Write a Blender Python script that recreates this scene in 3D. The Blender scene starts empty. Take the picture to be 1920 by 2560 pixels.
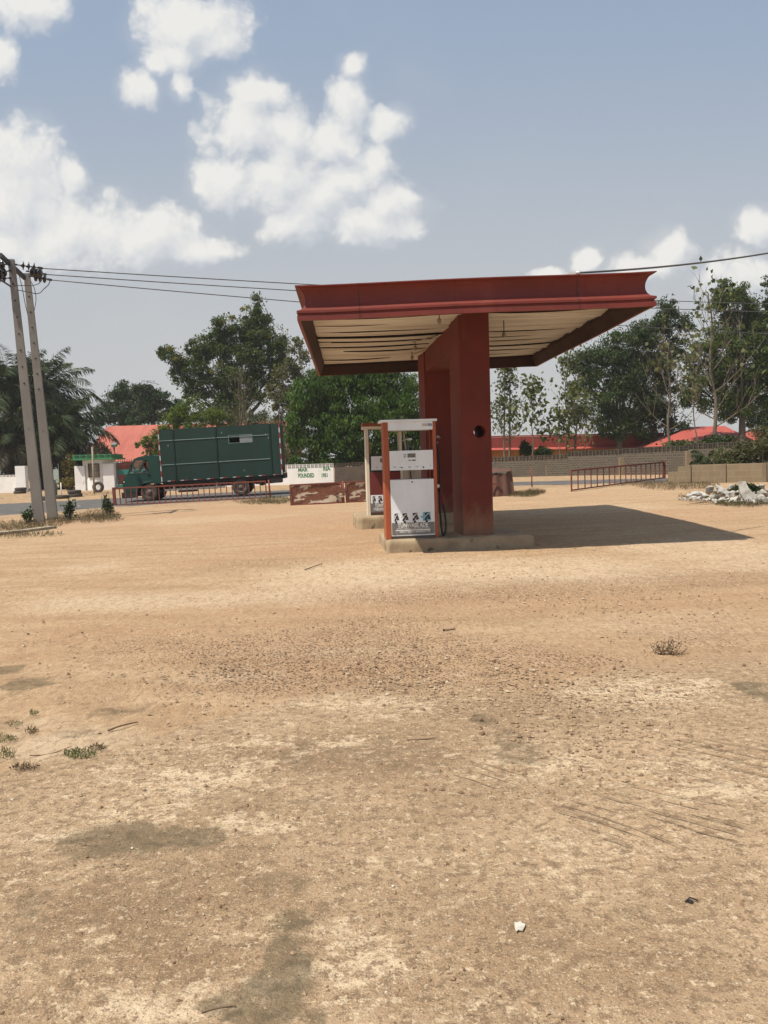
import bpy, bmesh, math, random
import numpy as np
from mathutils import Vector, Matrix

# ------------------------------------------------------------------ camera, sky, sun, exposure
SC = bpy.context.scene
F_PX = 2070.0
PITCH = math.radians(3.54)
ROLL = math.radians(1.8)
CAM = np.array([0.0, 0.0, 1.6])
_r = np.array([1.0, 0, 0]); _f = np.array([0, math.cos(PITCH), -math.sin(PITCH)]); _u = np.array([0, math.sin(PITCH), math.cos(PITCH)])
RGT = math.cos(ROLL) * _r - math.sin(ROLL) * _u
UPV = math.cos(ROLL) * _u + math.sin(ROLL) * _r
FWD = _f

def ray(px, py):
    return FWD * F_PX + RGT * (px - 960) - UPV * (py - 1280)

def at(px, py, Y):
    d = ray(px, py)
    return Vector(CAM + d * (Y / d[1]))

cam_data = bpy.data.cameras.new('camera')
cam = bpy.data.objects.new('camera', cam_data)
SC.collection.objects.link(cam)
cam.matrix_world = Matrix(((RGT[0], UPV[0], -FWD[0], CAM[0]), (RGT[1], UPV[1], -FWD[1], CAM[1]),
                           (RGT[2], UPV[2], -FWD[2], CAM[2]), (0, 0, 0, 1)))
cam_data.sensor_fit = 'VERTICAL'
cam_data.sensor_height = 36.0
cam_data.lens = 36.0 * F_PX / 2560.0
cam_data.clip_start = 0.05
cam_data.clip_end = 5000
SC.camera = cam

SUN_TRAVEL = Vector((0.50, 0.335, -1.0)).normalized()
sun_d = bpy.data.lights.new('sun', 'SUN')
sun_d.energy = 3.9
sun_d.angle = math.radians(0.53)
sun_d.color = (1.0, 0.93, 0.82)
sun = bpy.data.objects.new('sun', sun_d)
sun.rotation_euler = SUN_TRAVEL.to_track_quat('-Z', 'Y').to_euler()
sun.location = (-10, -8, 30)
SC.collection.objects.link(sun)
SUN_EL = math.asin(-SUN_TRAVEL.z)
SUN_ROT = math.atan2(-SUN_TRAVEL.x, -SUN_TRAVEL.y) % (2 * math.pi)

SC.view_settings.view_transform = 'Standard'
SC.view_settings.look = 'None'
SC.view_settings.exposure = 0.55
SC.view_settings.gamma = 1.0
SC.cycles.use_adaptive_sampling = True
SC.cycles.adaptive_threshold = 0.012
SC.cycles.use_denoising = True
SC.cycles.denoiser = 'OPENIMAGEDENOISE'
SC.cycles.denoising_input_passes = 'RGB_ALBEDO_NORMAL'
SC.cycles.denoising_prefilter = 'ACCURATE'
SC.cycles.sample_clamp_indirect = 4.0
SC.cycles.max_bounces = 6
SC.cycles.diffuse_bounces = 3
SC.cycles.transmission_bounces = 4
SC.cycles.transparent_max_bounces = 6

# sky with cumulus clouds laid out by direction (far away, the same from any standpoint)
W = bpy.data.worlds.new('World'); SC.world = W; W.use_nodes = True
wt = W.node_tree; wt.nodes.clear()
class NT:
    """tiny node-tree writer"""
    def __init__(s, t): s.t = t
    def n(s, typ, ins=None, **kw):
        nd = s.t.nodes.new(typ)
        for k, v in kw.items(): setattr(nd, k, v)
        for k, v in (ins or {}).items(): s.set(nd, k, v)
        return nd
    def set(s, nd, k, v):
        sock = nd.inputs[k]
        if isinstance(v, bpy.types.NodeSocket): s.t.links.new(v, sock)
        elif isinstance(v, bpy.types.Node): s.t.links.new(v.outputs[0], sock)
        else:
            if hasattr(sock.default_value, '__len__') and not hasattr(v, '__len__'): v = [v] * len(sock.default_value)
            if hasattr(sock.default_value, '__len__') and len(sock.default_value) == 4 and len(v) == 3: v = (*v, 1)
            sock.default_value = v
    def m(s, op, a, b=0.0, c=None, clamp=False):
        ins = {0: a, 1: b}
        if c is not None: ins[2] = c
        return s.n('ShaderNodeMath', ins, operation=op, use_clamp=clamp).outputs[0]
    def v(s, op, a, b=(0, 0, 0)):
        nd = s.n('ShaderNodeVectorMath', {0: a, 1: b}, operation=op)
        return nd.outputs['Value'] if op in ('LENGTH', 'DOT_PRODUCT') else nd.outputs[0]
    def mix(s, f, a, b, mode='MIX'):
        nd = s.n('ShaderNodeMix', data_type='RGBA', blend_type=mode)
        s.set(nd, 0, f); s.set(nd, 6, a); s.set(nd, 7, b)
        return nd.outputs[2]
    def noise(s, vec, scale, detail=4, rough=.55, dist=0.0, col=False):
        nd = s.n('ShaderNodeTexNoise', {'Scale': scale, 'Detail': detail, 'Roughness': rough, 'Distortion': dist})
        if vec is not None: s.set(nd, 'Vector', vec)
        return nd.outputs['Color' if col else 'Fac']
    def ss(s, x, a, b, lo=0.0, hi=1.0):
        nd = s.n('ShaderNodeMapRange', {0: x, 1: a, 2: b, 3: lo, 4: hi}, interpolation_type='SMOOTHSTEP')
        return nd.outputs[0]

w = NT(wt)
sky = w.n('ShaderNodeTexSky', sky_type='NISHITA', sun_disc=False, sun_elevation=SUN_EL, sun_rotation=SUN_ROT,
          altitude=200, air_density=1.1, dust_density=3.0, ozone_density=2.0)
gen = w.n('ShaderNodeTexCoord').outputs['Generated']
sep = w.n('ShaderNodeSeparateXYZ', {0: gen})
yy = w.m('MAXIMUM', sep.outputs[1], 0.05)
uu = w.m('DIVIDE', sep.outputs[0], yy); vv = w.m('DIVIDE', sep.outputs[2], yy)
uv = w.n('ShaderNodeCombineXYZ', {0: uu, 1: vv}).outputs[0]
CLOUDS = [(470, 55, 125, 75), (440, 130, 70, 48), (350, 218, 55, 40), (465, 195, 34, 38), (395, 160, 40, 30), (560, 90, 60, 45),
          (640, 225, 62, 55), (630, 320, 110, 85), (560, 455, 80, 75), (700, 440, 130, 85), (870, 460, 110, 85), (900, 560, 130, 55),
          (970, 520, 90, 62), (872, 270, 44, 80), (800, 500, 120, 80), (720, 330, 60, 70), (930, 400, 60, 60), (890, 172, 30, 22), (835, 335, 70, 65), (965, 310, 52, 34), 
          (1010, 560, 55, 40), (740, 560, 80, 45),
          (50, 420, 110, 100), (40, 500, 150, 110), (170, 570, 190, 95), (370, 585, 135, 72), (480, 620, 115, 38), (0, 620, 220, 70),
          (180, 440, 42, 34), (60, 15, 90, 52), (0, 140, 42, 58),
          (1670, 635, 58, 42), (1468, 640, 36, 32), (1380, 678, 52, 20), (1600, 672, 80, 28), (1860, 700, 110, 60), (1900, 570, 60, 40)]
def cloud_group():
    """thickness of cloud along a direction"""
    gt = bpy.data.node_groups.new('cloud thickness', 'ShaderNodeTree')
    gt.interface.new_socket('uv', in_out='INPUT', socket_type='NodeSocketVector')
    gt.interface.new_socket('thickness', in_out='OUTPUT', socket_type='NodeSocketFloat')
    gt.interface.new_socket('field', in_out='OUTPUT', socket_type='NodeSocketFloat')
    q_ = NT(gt); uv_ = q_.n('NodeGroupInput').outputs[0]
    d1 = q_.v('SCALE', q_.v('SUBTRACT', q_.noise(uv_, 8, 4, .6, col=True), (.5, .5, .5))); d1.node.inputs[3].default_value = .060
    uw = q_.v('ADD', uv_, d1)
    field = None
    for px, py, rx, ry in CLOUDS:
        d = ray(px, py); c = (d[0] / d[1], d[2] / d[1], 0)
        e = q_.v('LENGTH', q_.v('MULTIPLY', q_.v('SUBTRACT', uw, c), (F_PX / rx, F_PX / ry, 0)))
        field = e if field is None else q_.m('SMOOTH_MIN', field, e, .35)
    vo = q_.n('ShaderNodeTexVoronoi', {'Vector': uw, 'Scale': 30.0, 'Detail': 2.0, 'Roughness': .6, 'Smoothness': .8}, feature='SMOOTH_F1', voronoi_dimensions='2D')
    fine_ = q_.noise(uw, 26, 7, .64)
    dens_ = q_.m('ADD', q_.m('SUBTRACT', 1.36, field), q_.m('ADD', q_.m('MULTIPLY', q_.m('SUBTRACT', .42, vo.outputs['Distance']), .44), q_.m('MULTIPLY', q_.m('SUBTRACT', fine_, .5), 1.05)))
    o = q_.n('NodeGroupOutput'); gt.links.new(dens_, o.inputs[0]); gt.links.new(field, o.inputs[1]); return gt
CG = cloud_group()
def cloud(vec):
    nd = w.n('ShaderNodeGroup', node_tree=CG); w.set(nd, 0, vec); return nd
c0 = cloud(uv); c1 = cloud(w.v('ADD', uv, (-.010, .020, 0)))
dens, field = c0.outputs[0], c0.outputs[1]
halo = w.m('MULTIPLY', w.ss(w.m('ADD', w.m('SUBTRACT', 1.0, field), w.m('MULTIPLY', w.m('SUBTRACT', w.noise(uv, 7, 6, .62), .5), 1.5)), -.6, .8), .34)
lowf = w.ss(vv, .05, .24, .30, 1.0)
alpha = w.m('MULTIPLY', w.m('MAXIMUM', w.m('MULTIPLY', w.ss(dens, -.12, .62), .88), halo), lowf)
wisp = w.m('MULTIPLY', w.ss(w.noise(uv, 3.2, 6, .6), .5, .85), .18)
low = w.ss(vv, 0.02, .58, .95, 0.0)
lit = w.m('SUBTRACT', dens, c1.outputs[0])
shade = w.m('ADD', .55, w.m('ADD', w.m('MULTIPLY', lit, .95), w.m('MULTIPLY', w.m('SUBTRACT', w.noise(uv, 7, 5, .62), .5), 1.3)), None, True)
bright = w.mix(shade, (5.15, 5.35, 5.65), (7.3, 7.15, 6.8))
hs = w.n('ShaderNodeHueSaturation', {'Saturation': 0.86, 'Value': 1.0, 'Color': sky.outputs[0]}).outputs[0]
base = w.mix(.72, hs, (2.95, 3.68, 4.75))
base = w.mix(low, base, (4.6, 4.62, 4.58))
base = w.mix(wisp, base, (5.6, 5.7, 5.8))
skyc = w.mix(alpha, base, bright)
bg = w.n('ShaderNodeBackground', {'Color': skyc, 'Strength': 0.085})
out = w.n('ShaderNodeOutputWorld', {0: bg.outputs[0]})
W.cycles.sampling_method = 'MANUAL'; W.cycles.sample_map_resolution = 512

# ------------------------------------------------------------------ helpers
rng = np.random.default_rng(11)
random.seed(5)
def smooth01(x): x = np.clip(x, 0, 1); return x * x * (3 - 2 * x)
def g(x, y):
    """height of the ground"""
    x = np.asarray(x, float); y = np.asarray(y, float)
    a = .14 * smooth01((y - 8) / 12)
    xp = np.log1p(np.exp((x - .4) * 1.6)) / 1.6; xp = np.minimum(xp, 40) 
    xn = np.log1p(np.exp((-x - 1.0) * 1.6)) / 1.6
    b = .025 * 14 * np.tanh(xp / 14) * smooth01((y - 8) / 14)
    c = -.022 * 16 * np.tanh(xn / 16) * smooth01((y - 10) / 15) * (1 - smooth01((y - 43) / 13))
    return a + b + c
def gz(x, y): return float(g(x, y))
def gp(px, py, lo=0.5, hi=400.0):
    """where the line of sight through a pixel of the photograph meets the ground"""
    for _ in range(26):
        mid = (lo + hi) / 2
        p = at(px, py, mid)
        if p.z > gz(p.x, p.y): lo = mid
        else: hi = mid
    p = at(px, py, lo); p.z = gz(p.x, p.y)
    return p

def gpv(px, py):
    """the same for arrays of pixels"""
    d = FWD[None] * F_PX + RGT[None] * (np.asarray(px, float)[:, None] - 960) - UPV[None] * (np.asarray(py, float)[:, None] - 1280)
    d = d / d[:, 1:2]; lo = np.full(len(d), .5); hi = np.full(len(d), 400.0)
    for _ in range(30):
        mid = (lo + hi) / 2; p = CAM + d * mid[:, None]; up = p[:, 2] > g(p[:, 0], p[:, 1])
        lo = np.where(up, mid, lo); hi = np.where(up, hi, mid)
    p = CAM + d * lo[:, None]; p[:, 2] = g(p[:, 0], p[:, 1]); return p

def link(o, parent=None):
    SC.collection.objects.link(o)
    if parent is not None: o.parent = parent
    return o
def tag(o, label=None, cat=None, group=None, kind=None):
    if label: o['label'] = label
    if cat: o['category'] = cat
    if group: o['group'] = group
    if kind: o['kind'] = kind
    return o
def thing(name, label, cat, loc=(0, 0, 0), rotz=0.0, group=None):
    o = bpy.data.objects.new(name, None); o.empty_display_size = .2
    o.location = loc; o.rotation_euler = (0, 0, rotz)
    link(o); return tag(o, label, cat, group)
def dup(root, loc, rotz=0.0, label=None, scale=None):
    r = root.copy(); SC.collection.objects.link(r); r.location = loc; r.rotation_euler = (0, 0, rotz)
    if scale is not None: r.scale = scale
    if label: r['label'] = label
    for ch in list(root.children):
        c = ch.copy(); SC.collection.objects.link(c); c.parent = r
        for gg in list(ch.children):
            d = gg.copy(); SC.collection.objects.link(d); d.parent = c
    return r

class MB:
    """collects shapes and links them as ONE mesh object"""
    def __init__(s): s.v = []; s.f = []; s.mi = []; s.sm = []; s.X = None
    def add(s, vs, fs, mi=0, sm=False):
        b = len(s.v)
        for p in vs:
            p = Vector(p)
            s.v.append(s.X @ p if s.X is not None else p)
        for f in fs: s.f.append([b + i for i in f]); s.mi.append(mi); s.sm.append(sm)
        return s
    def box(s, c, d, mi=0, rz=0.0, M=None):
        x, y, z = d[0] / 2, d[1] / 2, d[2] / 2
        R = Matrix.Rotation(rz, 3, 'Z') if M is None else M
        vs = [Vector(c) + R @ Vector(p) for p in ((-x, -y, -z), (x, -y, -z), (x, y, -z), (-x, y, -z), (-x, -y, z), (x, -y, z), (x, y, z), (-x, y, z))]
        return s.add(vs, [(0, 3, 2, 1), (4, 5, 6, 7), (0, 1, 5, 4), (1, 2, 6, 5), (2, 3, 7, 6), (3, 0, 4, 7)], mi)
    def b2(s, p0, p1, mi=0):
        p0 = Vector(p0); p1 = Vector(p1)
        return s.box((p0 + p1) / 2, p1 - p0, mi)
    def bar(s, p0, p1, wx, wy, mi=0, up=(0, 0, 1)):
        p0 = Vector(p0); p1 = Vector(p1); z = (p1 - p0); L = z.length; z.normalize()
        u = Vector(up)
        if abs(z.dot(u)) > .95: u = Vector((0, 1, 0))
        x = u.cross(z).normalized(); y = z.cross(x)
        M = Matrix((x, y, z)).transposed()
        return s.box((p0 + p1) / 2, (wx, wy, L), mi, M=M)
    def tube(s, pts, r, n=8, mi=0, sm=True, cap=True):
        pts = [Vector(p) for p in pts]; m = len(pts)
        rs = r if hasattr(r, '__len__') else [r] * m
        vs = []; ref = None
        for i, p in enumerate(pts):
            t = (pts[min(i + 1, m - 1)] - pts[max(i - 1, 0)])
            t = t.normalized() if t.length > 1e-9 else Vector((0, 0, 1))
            if ref is None: ref = Vector((1, 0, 0)) if abs(t.x) < .8 else Vector((0, 1, 0))
            a = (ref - t * ref.dot(t)).normalized(); ref = a; b = t.cross(a)
            for k in range(n):
                th = 2 * math.pi * k / n
                vs.append(p + (a * math.cos(th) + b * math.sin(th)) * rs[i])
        fs = [(i * n + k, i * n + (k + 1) % n, (i + 1) * n + (k + 1) % n, (i + 1) * n + k) for i in range(m - 1) for k in range(n)]
        s.add(vs, fs, mi, sm)
        if cap: s.add(vs[:n], [tuple(range(n))[::-1]], mi); s.add(vs[-n:], [tuple(range(n))], mi)
        return s
    def lathe(s, prof, c, axis, n=24, mi=0, sm=True):
        """prof: (radius, along); axis vector"""
        z = Vector(axis).normalized(); x = Vector((1, 0, 0)) if abs(z.x) < .8 else Vector((0, 1, 0))
        x = (x - z * x.dot(z)).normalized(); y = z.cross(x); c = Vector(c)
        vs = [c + z * h + (x * math.cos(2 * math.pi * k / n) + y * math.sin(2 * math.pi * k / n)) * r for r, h in prof for k in range(n)]
        m = len(prof)
        fs = [(i * n + k, i * n + (k + 1) % n, (i + 1) * n + (k + 1) % n, (i + 1) * n + k) for i in range(m - 1) for k in range(n)]
        return s.add(vs, fs, mi, sm)
    def prism(s, poly, y0, y1, mi=0, plane='xz'):
        """polygon extruded along the third axis"""
        def P(a, b, c): return (a, c, b) if plane == 'xz' else ((a, b, c) if plane == 'xy' else (c, a, b))
        n = len(poly)
        vs = [P(a, b, y0) for a, b in poly] + [P(a, b, y1) for a, b in poly]
        fs = [tuple(range(n)), tuple(range(2 * n - 1, n - 1, -1))] + [(i, i + n, (i + 1) % n + n, (i + 1) % n) for i in range(n)]
        return s.add(vs, fs, mi)
    def build(s, name, mats, parent=None, loc=None, bevel=0.0, seg=2, rotz=None):
        me = bpy.data.meshes.new(name)
        me.from_pydata([tuple(p) for p in s.v], [], s.f)
        for m in (mats if isinstance(mats, (list, tuple)) else [mats]): me.materials.append(m)
        me.polygons.foreach_set('material_index', s.mi)
        me.polygons.foreach_set('use_smooth', s.sm)
        bm = bmesh.new(); bm.from_mesh(me)
        bmesh.ops.remove_doubles(bm, verts=bm.verts, dist=1e-5)
        bmesh.ops.recalc_face_normals(bm, faces=bm.faces)
        if bevel > 0:
            es = [e for e in bm.edges if len(e.link_faces) == 2 and e.calc_face_angle(0) > .6]
            bmesh.ops.bevel(bm, geom=es, offset=bevel, segments=seg, affect='EDGES', profile=.7, clamp_overlap=True)
        bm.to_mesh(me); bm.free()
        o = bpy.data.objects.new(name, me); link(o, parent)
        if loc is not None: o.location = loc
        if rotz is not None: o.rotation_euler = (0, 0, rotz)
        return o

def quads(name, V, mat, parent=None, k=4):
    """many separate k-gons from an (N*k,3) array"""
    me = bpy.data.meshes.new(name); n = len(V)
    me.vertices.add(n); me.vertices.foreach_set('co', np.asarray(V, np.float32).ravel())
    nf = n // k
    me.loops.add(n); me.loops.foreach_set('vertex_index', np.arange(n, dtype=np.int32))
    me.polygons.add(nf); me.polygons.foreach_set('loop_start', np.arange(0, n, k, dtype=np.int32))
    me.update(calc_edges=True)
    me.materials.append(mat)
    o = bpy.data.objects.new(name, me); return link(o, parent)

# ------------------------------------------------------------------ materials
def new_mat(name):
    m = bpy.data.materials.new(name); m.use_nodes = True
    t = m.node_tree; t.nodes.clear(); return m, NT(t)
def finish(nt, color, rough=.8, metal=0.0, bump=None, bstr=.3, bdist=.02, spec=.3, **kw):
    b = nt.n('ShaderNodeBsdfPrincipled', {'Base Color': color, 'Roughness': rough, 'Metallic': metal, 'Specular IOR Level': spec})
    for k, v in kw.items(): nt.set(b, k, v)
    if bump is not None:
        bn = nt.n('ShaderNodeBump', {'Strength': bstr, 'Distance': bdist, 'Height': bump}); nt.set(b, 'Normal', bn.outputs[0])
    nt.n('ShaderNodeOutputMaterial', {0: b.outputs[0]})
def coords(nt, stretch=(1, 1, 1)):
    c = nt.n('ShaderNodeTexCoord').outputs['Object']
    return nt.v('MULTIPLY', c, stretch)
_mc = {}
def pm(name, c1, c2=None, scale=4, lo=.35, hi=.7, rough=.7, bump=.15, bscale=40, metal=0, spec=.3, stretch=(1, 1, 1), detail=6, c3=None, s3=30, t3=.66):
    """weathered surface: two colours by noise, optional specks/chips c3"""
    if name in _mc: return _mc[name]
    m, nt = new_mat(name)
    co = coords(nt, stretch)
    c2 = c2 or tuple(x * .8 for x in c1)
    f = nt.ss(nt.noise(co, scale, detail, .6), lo, hi)
    col = nt.mix(f, c1, c2)
    if c3: col = nt.mix(nt.ss(nt.noise(co, s3, 5, .65), t3, t3 + .05), col, c3)
    finish(nt, col, rough, metal, nt.noise(co, bscale, 5, .6), bump, .01, spec)
    _mc[name] = m; return m
def leafm(name, cols, trans=.3, rough=.55):
    """leaves: every leaf its own tone, part of the light passes through"""
    m, nt = new_mat(name)
    geo = nt.n('ShaderNodeNewGeometry')
    ramp = nt.n('ShaderNodeValToRGB', {0: geo.outputs['Random Per Island']})
    el = ramp.color_ramp.elements
    while len(el) < len(cols): el.new(.5)
    for i, c in enumerate(cols): el[i].position = i / max(1, len(cols) - 1); el[i].color = (*c, 1)
    pos = nt.noise(geo.outputs['Position'], .55, 3, .6)
    col = nt.mix(nt.ss(pos, .35, .68), nt.mix(1.0, ramp.outputs[0], (.72, .76, .72), 'MULTIPLY'), ramp.outputs[0])
    b = nt.n('ShaderNodeBsdfPrincipled', {'Base Color': col, 'Roughness': rough, 'Specular IOR Level': .25})
    tr = nt.n('ShaderNodeBsdfTranslucent', {0: nt.mix(1.0, col, (1.25, 1.3, .7), 'MULTIPLY')})
    mx = nt.n('ShaderNodeMixShader', {0: trans, 1: b.outputs[0], 2: tr.outputs[0]})
    nt.n('ShaderNodeOutputMaterial', {0: mx.outputs[0]}); return m
# ------------------------------------------------------------------ ground
def _hash(ix, iy, s):
    h = (ix * 374761393 + iy * 668265263 + s * 1442695041) & 0xffffffff
    h = ((h ^ (h >> 13)) * 1274126177) & 0xffffffff
    return ((h ^ (h >> 16)) & 0xffff) / 65535.0
def vnoise(x, y, s=0):
    ix = np.floor(x).astype(np.int64); iy = np.floor(y).astype(np.int64); fx = x - ix; fy = y - iy
    fx = fx * fx * (3 - 2 * fx); fy = fy * fy * (3 - 2 * fy)
    a = _hash(ix, iy, s); b = _hash(ix + 1, iy, s); c = _hash(ix, iy + 1, s); d = _hash(ix + 1, iy + 1, s)
    return (a * (1 - fx) + b * fx) * (1 - fy) + (c * (1 - fx) + d * fx) * fy
def fbm(x, y, s=0, o=5):
    t = 0; a = .5; n = 0
    for i in range(o):
        t = t + a * vnoise(x * 2 ** i + 17 * i, y * 2 ** i - 9 * i, s + i); n += a; a *= .55
    return t / n

def axis_pts(lo, hi, fn):
    p = [lo]
    while p[-1] < hi: p.append(p[-1] + fn(p[-1]))
    return np.array(p)
ys = axis_pts(-6, 700, lambda y: .30 if y < 1.6 else (.034 + .0045 * max(0, y - 2.2) ** 1.15 if y < 60 else .05 * y))
xh = axis_pts(0, 600, lambda x: .036 + .012 * x ** 1.25 if x < 30 else .10 * x)
xs = np.concatenate([-xh[:0:-1], xh])
GX, GY = np.meshgrid(xs, ys)
# edge of the concrete apron, from the photograph
slab_px = [(-300, 1965), (0, 1932), (140, 1912), (260, 1882), (350, 1850), (500, 1805), (700, 1750), (900, 1715), (1100, 1712), (1300, 1728),
           (1500, 1692), (1700, 1662), (1920, 1650), (2300, 1640)]
sp = np.array([gp(*q)[:2] for q in slab_px]); sp = sp[np.argsort(sp[:, 0])]
wob = (fbm(GX * 1.7, GY * 1.7, 3) - .5) * .5
slab_d = np.interp(GX, sp[:, 0], sp[:, 1]) - GY
soft = .06 + .55 * smooth01((GX + 1.6) / 2.5)
slab = smooth01((slab_d + wob * (.25 + 1.5 * smooth01((GX + 1.2) / 2))) / soft + .5)

def blob(px, py, rx, ry, soft=.6, wob=.9, s=0):
    """patch of the photograph carried on to the ground"""
    c = gp(px, py); ex = gp(px + rx, py); ey0 = gp(px, py - ry); ey1 = gp(px, py + ry)
    ax = max(.02, abs(ex.x - c.x)); ay = max(.02, (ey0.y - ey1.y) / 2); cy = (ey0.y + ey1.y) / 2
    q = np.sqrt(((GX - c.x) / ax) ** 2 + ((GY - cy) / ay) ** 2)
    q = q + (fbm(GX * 2.2 / max(ax, .3) , GY * 2.2 / max(ax, .3), 20 + s) - .5) * wob * 1.6
    return smooth01((1 + soft / 2 - q) / soft)
blotch = np.zeros_like(GX)  # dark stains on the apron; the far-left entries just darken the soil
for i, (px, py, rx, ry, st) in enumerate([
        (310, 2095, 150, 34, .62), (430, 2100, 150, 30, .62), (230, 2125, 80, 26, .45), (700, 2390, 50, 80, .8), (735, 2300, 60, 26, .6), (690, 2470, 90, 55, .72),
        (620, 2500, 120, 24, .6), (40, 2290, 110, 50, .34), (680, 2215, 110, 34, .34), (1900, 1735, 60, 34, .62), (1590, 2285, 70, 30, .36), (1290, 1868, 70, 44, .42),
        (1205, 1800, 30, 16, .55), (640, 2540, 130, 40, .75), (730, 2470, 50, 90, .8), (790, 2545, 40, 30, .6), (15, 1672, 40, 9, .7), (75, 1708, 60, 18, .62), (290, 1770, 85, 20, .42), (215, 1830, 80, 12, .38), (600, 2000, 230, 40, .22), (900, 1890, 260, 50, .30),
        (1180, 2300, 90, 30, .2), (330, 2250, 250, 90, .22), (1020, 1715, 80, 16, .3), (1320, 1560, 90, 12, .2), (560, 1660, 160, 18, .22), (1120, 2440, 100, 24, .22)]):
    blotch = np.maximum(blotch, st * blob(px, py, rx, ry, .9, 1.0, i))
pale = np.zeros_like(GX)
for i, (px, py, rx, ry, st) in enumerate([
        (1000, 1435, 420, 40, .9), (1400, 1425, 380, 34, .9), (1800, 1380, 250, 40, .7), (800, 1450, 200, 24, .7), (430, 1500, 430, 22, .75), (230, 1420, 90, 12, .55),
        (1640, 1560, 300, 34, .30), (820, 1630, 220, 14, .42), (560, 1690, 160, 14, .5), (150, 1860, 150, 40, .8), (250, 1840, 90, 24, .7), (90, 1800, 90, 20, .55), (1560, 1725, 180, 30, .7),
        (500, 1300, 200, 8, .4), (1450, 1275, 260, 12, .35)]):
    pale = np.maximum(pale, st * blob(px, py, rx, ry, 1.0, .8, 40 + i))
orange = np.zeros_like(GX)
for i, (px, py, rx, ry, st) in enumerate([
        (1000, 1520, 700, 34, .9), (1600, 1500, 400, 40, .8), (300, 1590, 420, 50, .7), (560, 1600, 400, 40, .6), (800, 1310, 350, 26, .9), (450, 1290, 320, 22, .7), (900, 1660, 320, 36, .7),
        (1500, 1640, 380, 34, .6), (1750, 1500, 260, 50, .7), (800, 1375, 160, 16, .8), (1700, 1290, 300, 16, .6), (640, 1400, 300, 16, .4)]):
    orange = np.maximum(orange, st * blob(px, py, rx, ry, 1.2, .8, 70 + i))
brown = np.zeros_like(GX)
for i, (px, py, rx, ry, st) in enumerate([(300, 2310, 330, 170, .85), (860, 1890, 330, 60, .8), (1500, 2380, 260, 130, .55), (1130, 1990, 260, 60, .45), (1250, 2300, 200, 70, .4), (560, 2060, 330, 50, .5), (1250, 1780, 300, 40, .5), (640, 2260, 140, 90, .6), (1750, 2200, 150, 60, .35), (1000, 2500, 260, 40, .3)]):
    brown = np.maximum(brown, st * blob(px, py, rx, ry, 1.1, 1.0, 200 + i))
cream = np.zeros_like(GX)
for i, (px, py, rx, ry, st) in enumerate([(480, 1940, 240, 46, .8), (760, 1860, 200, 30, .6), (1640, 1730, 220, 40, .8), (880, 2420, 130, 110, .75), (420, 2500, 260, 50, .8), (960, 1760, 220, 26, .7), (640, 2060, 200, 30, .7), (1750, 1950, 200, 70, .6), (1380, 2130, 260, 60, .4), (1120, 2540, 160, 40, .5), (130, 2080, 130, 60, .4), (330, 2030, 150, 26, .7), (1300, 1900, 200, 40, .5)]):
    cream = np.maximum(cream, st * blob(px, py, rx, ry, 1.1, 1.0, 240 + i))
gravel = np.zeros_like(GX)
for i, (px, py, rx, ry, st) in enumerate([
        (870, 1620, 330, 52, .9), (720, 1680, 260, 46, .9), (1150, 1660, 330, 50, .9), (1300, 1480, 500, 26, .75), (1750, 1450, 260, 26, .7), (640, 1410, 160, 12, .6), (1800, 1600, 200, 40, .6),
        (520, 1610, 260, 36, .5), (1000, 1560, 300, 24, .6), (1500, 1740, 320, 50, .6)]):
    gravel = np.maximum(gravel, st * blob(px, py, rx, ry, 1.1, .9, 100 + i))
scr = np.maximum(blob(1630, 2040, 190, 70, .8, .7, 150), .55 * blob(1820, 1900, 160, 60, .8, .7, 151))
scr = np.maximum(scr, .5 * blob(1210, 1930, 120, 40, .8, .7, 152))
road_near = np.array([(-40, 20), (-30, 25), (-15.5, 32.2), (-11, 36.3), (-5, 38.2), (3, 38.2), (6, 37), (8, 35.6), (14, 31.5), (25, 24), (40, 14)], float)
road_far = np.array([(-40, 41), (-30, 44), (-15, 48.5), (-10, 49.5), (0, 48.6), (6, 43.6), (9, 41), (14, 37.5), (25, 31), (40, 22)], float)
verge = smooth01((GY - np.interp(GX, road_near[:, 0], road_near[:, 1]) + 5) / 4) * (GY < 120)
# height: soft lumps in the soil, slab smoother
rough_h = (fbm(GX * .9, GY * .9, 5) - .5) * .05 + (fbm(GX * 4.5, GY * 4.5, 6) - .5) * .018
near_fall = 1 / (1 + (GY / 30.0) ** 2)
lump = (fbm(GX * 2.1, GY * 2.1, 9) - .5) * .09 * smooth01((-GX - .9) / .8) * smooth01((GY - 3) / 1.2) * (1 - smooth01((GY - 7.5) / 2)) * (1 - slab)
GZ = g(GX, GY) + (rough_h * (1 - .65 * slab) * (.4 + .6 * near_fall)) + lump - .012 * (1 - slab) * (GY < 8) * (GX < .4)
GZ = np.where((np.abs(GX) > 60) | (GY > 110), g(GX, GY), GZ)
nr, nc = GX.shape
idx = np.arange(nr * nc).reshape(nr, nc)
me = bpy.data.meshes.new('ground')
V = np.stack([GX, GY, GZ], -1).reshape(-1, 3).astype(np.float32)
me.vertices.add(len(V)); me.vertices.foreach_set('co', V.ravel())
Q = np.stack([idx[:-1, :-1], idx[:-1, 1:], idx[1:, 1:], idx[1:, :-1]], -1).reshape(-1, 4)
me.loops.add(Q.size); me.loops.foreach_set('vertex_index', Q.ravel().astype(np.int32))
me.polygons.add(len(Q)); me.polygons.foreach_set('loop_start', np.arange(0, Q.size, 4, dtype=np.int32))
me.polygons.foreach_set('use_smooth', np.ones(len(Q), bool))
me.update(calc_edges=True)
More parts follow.
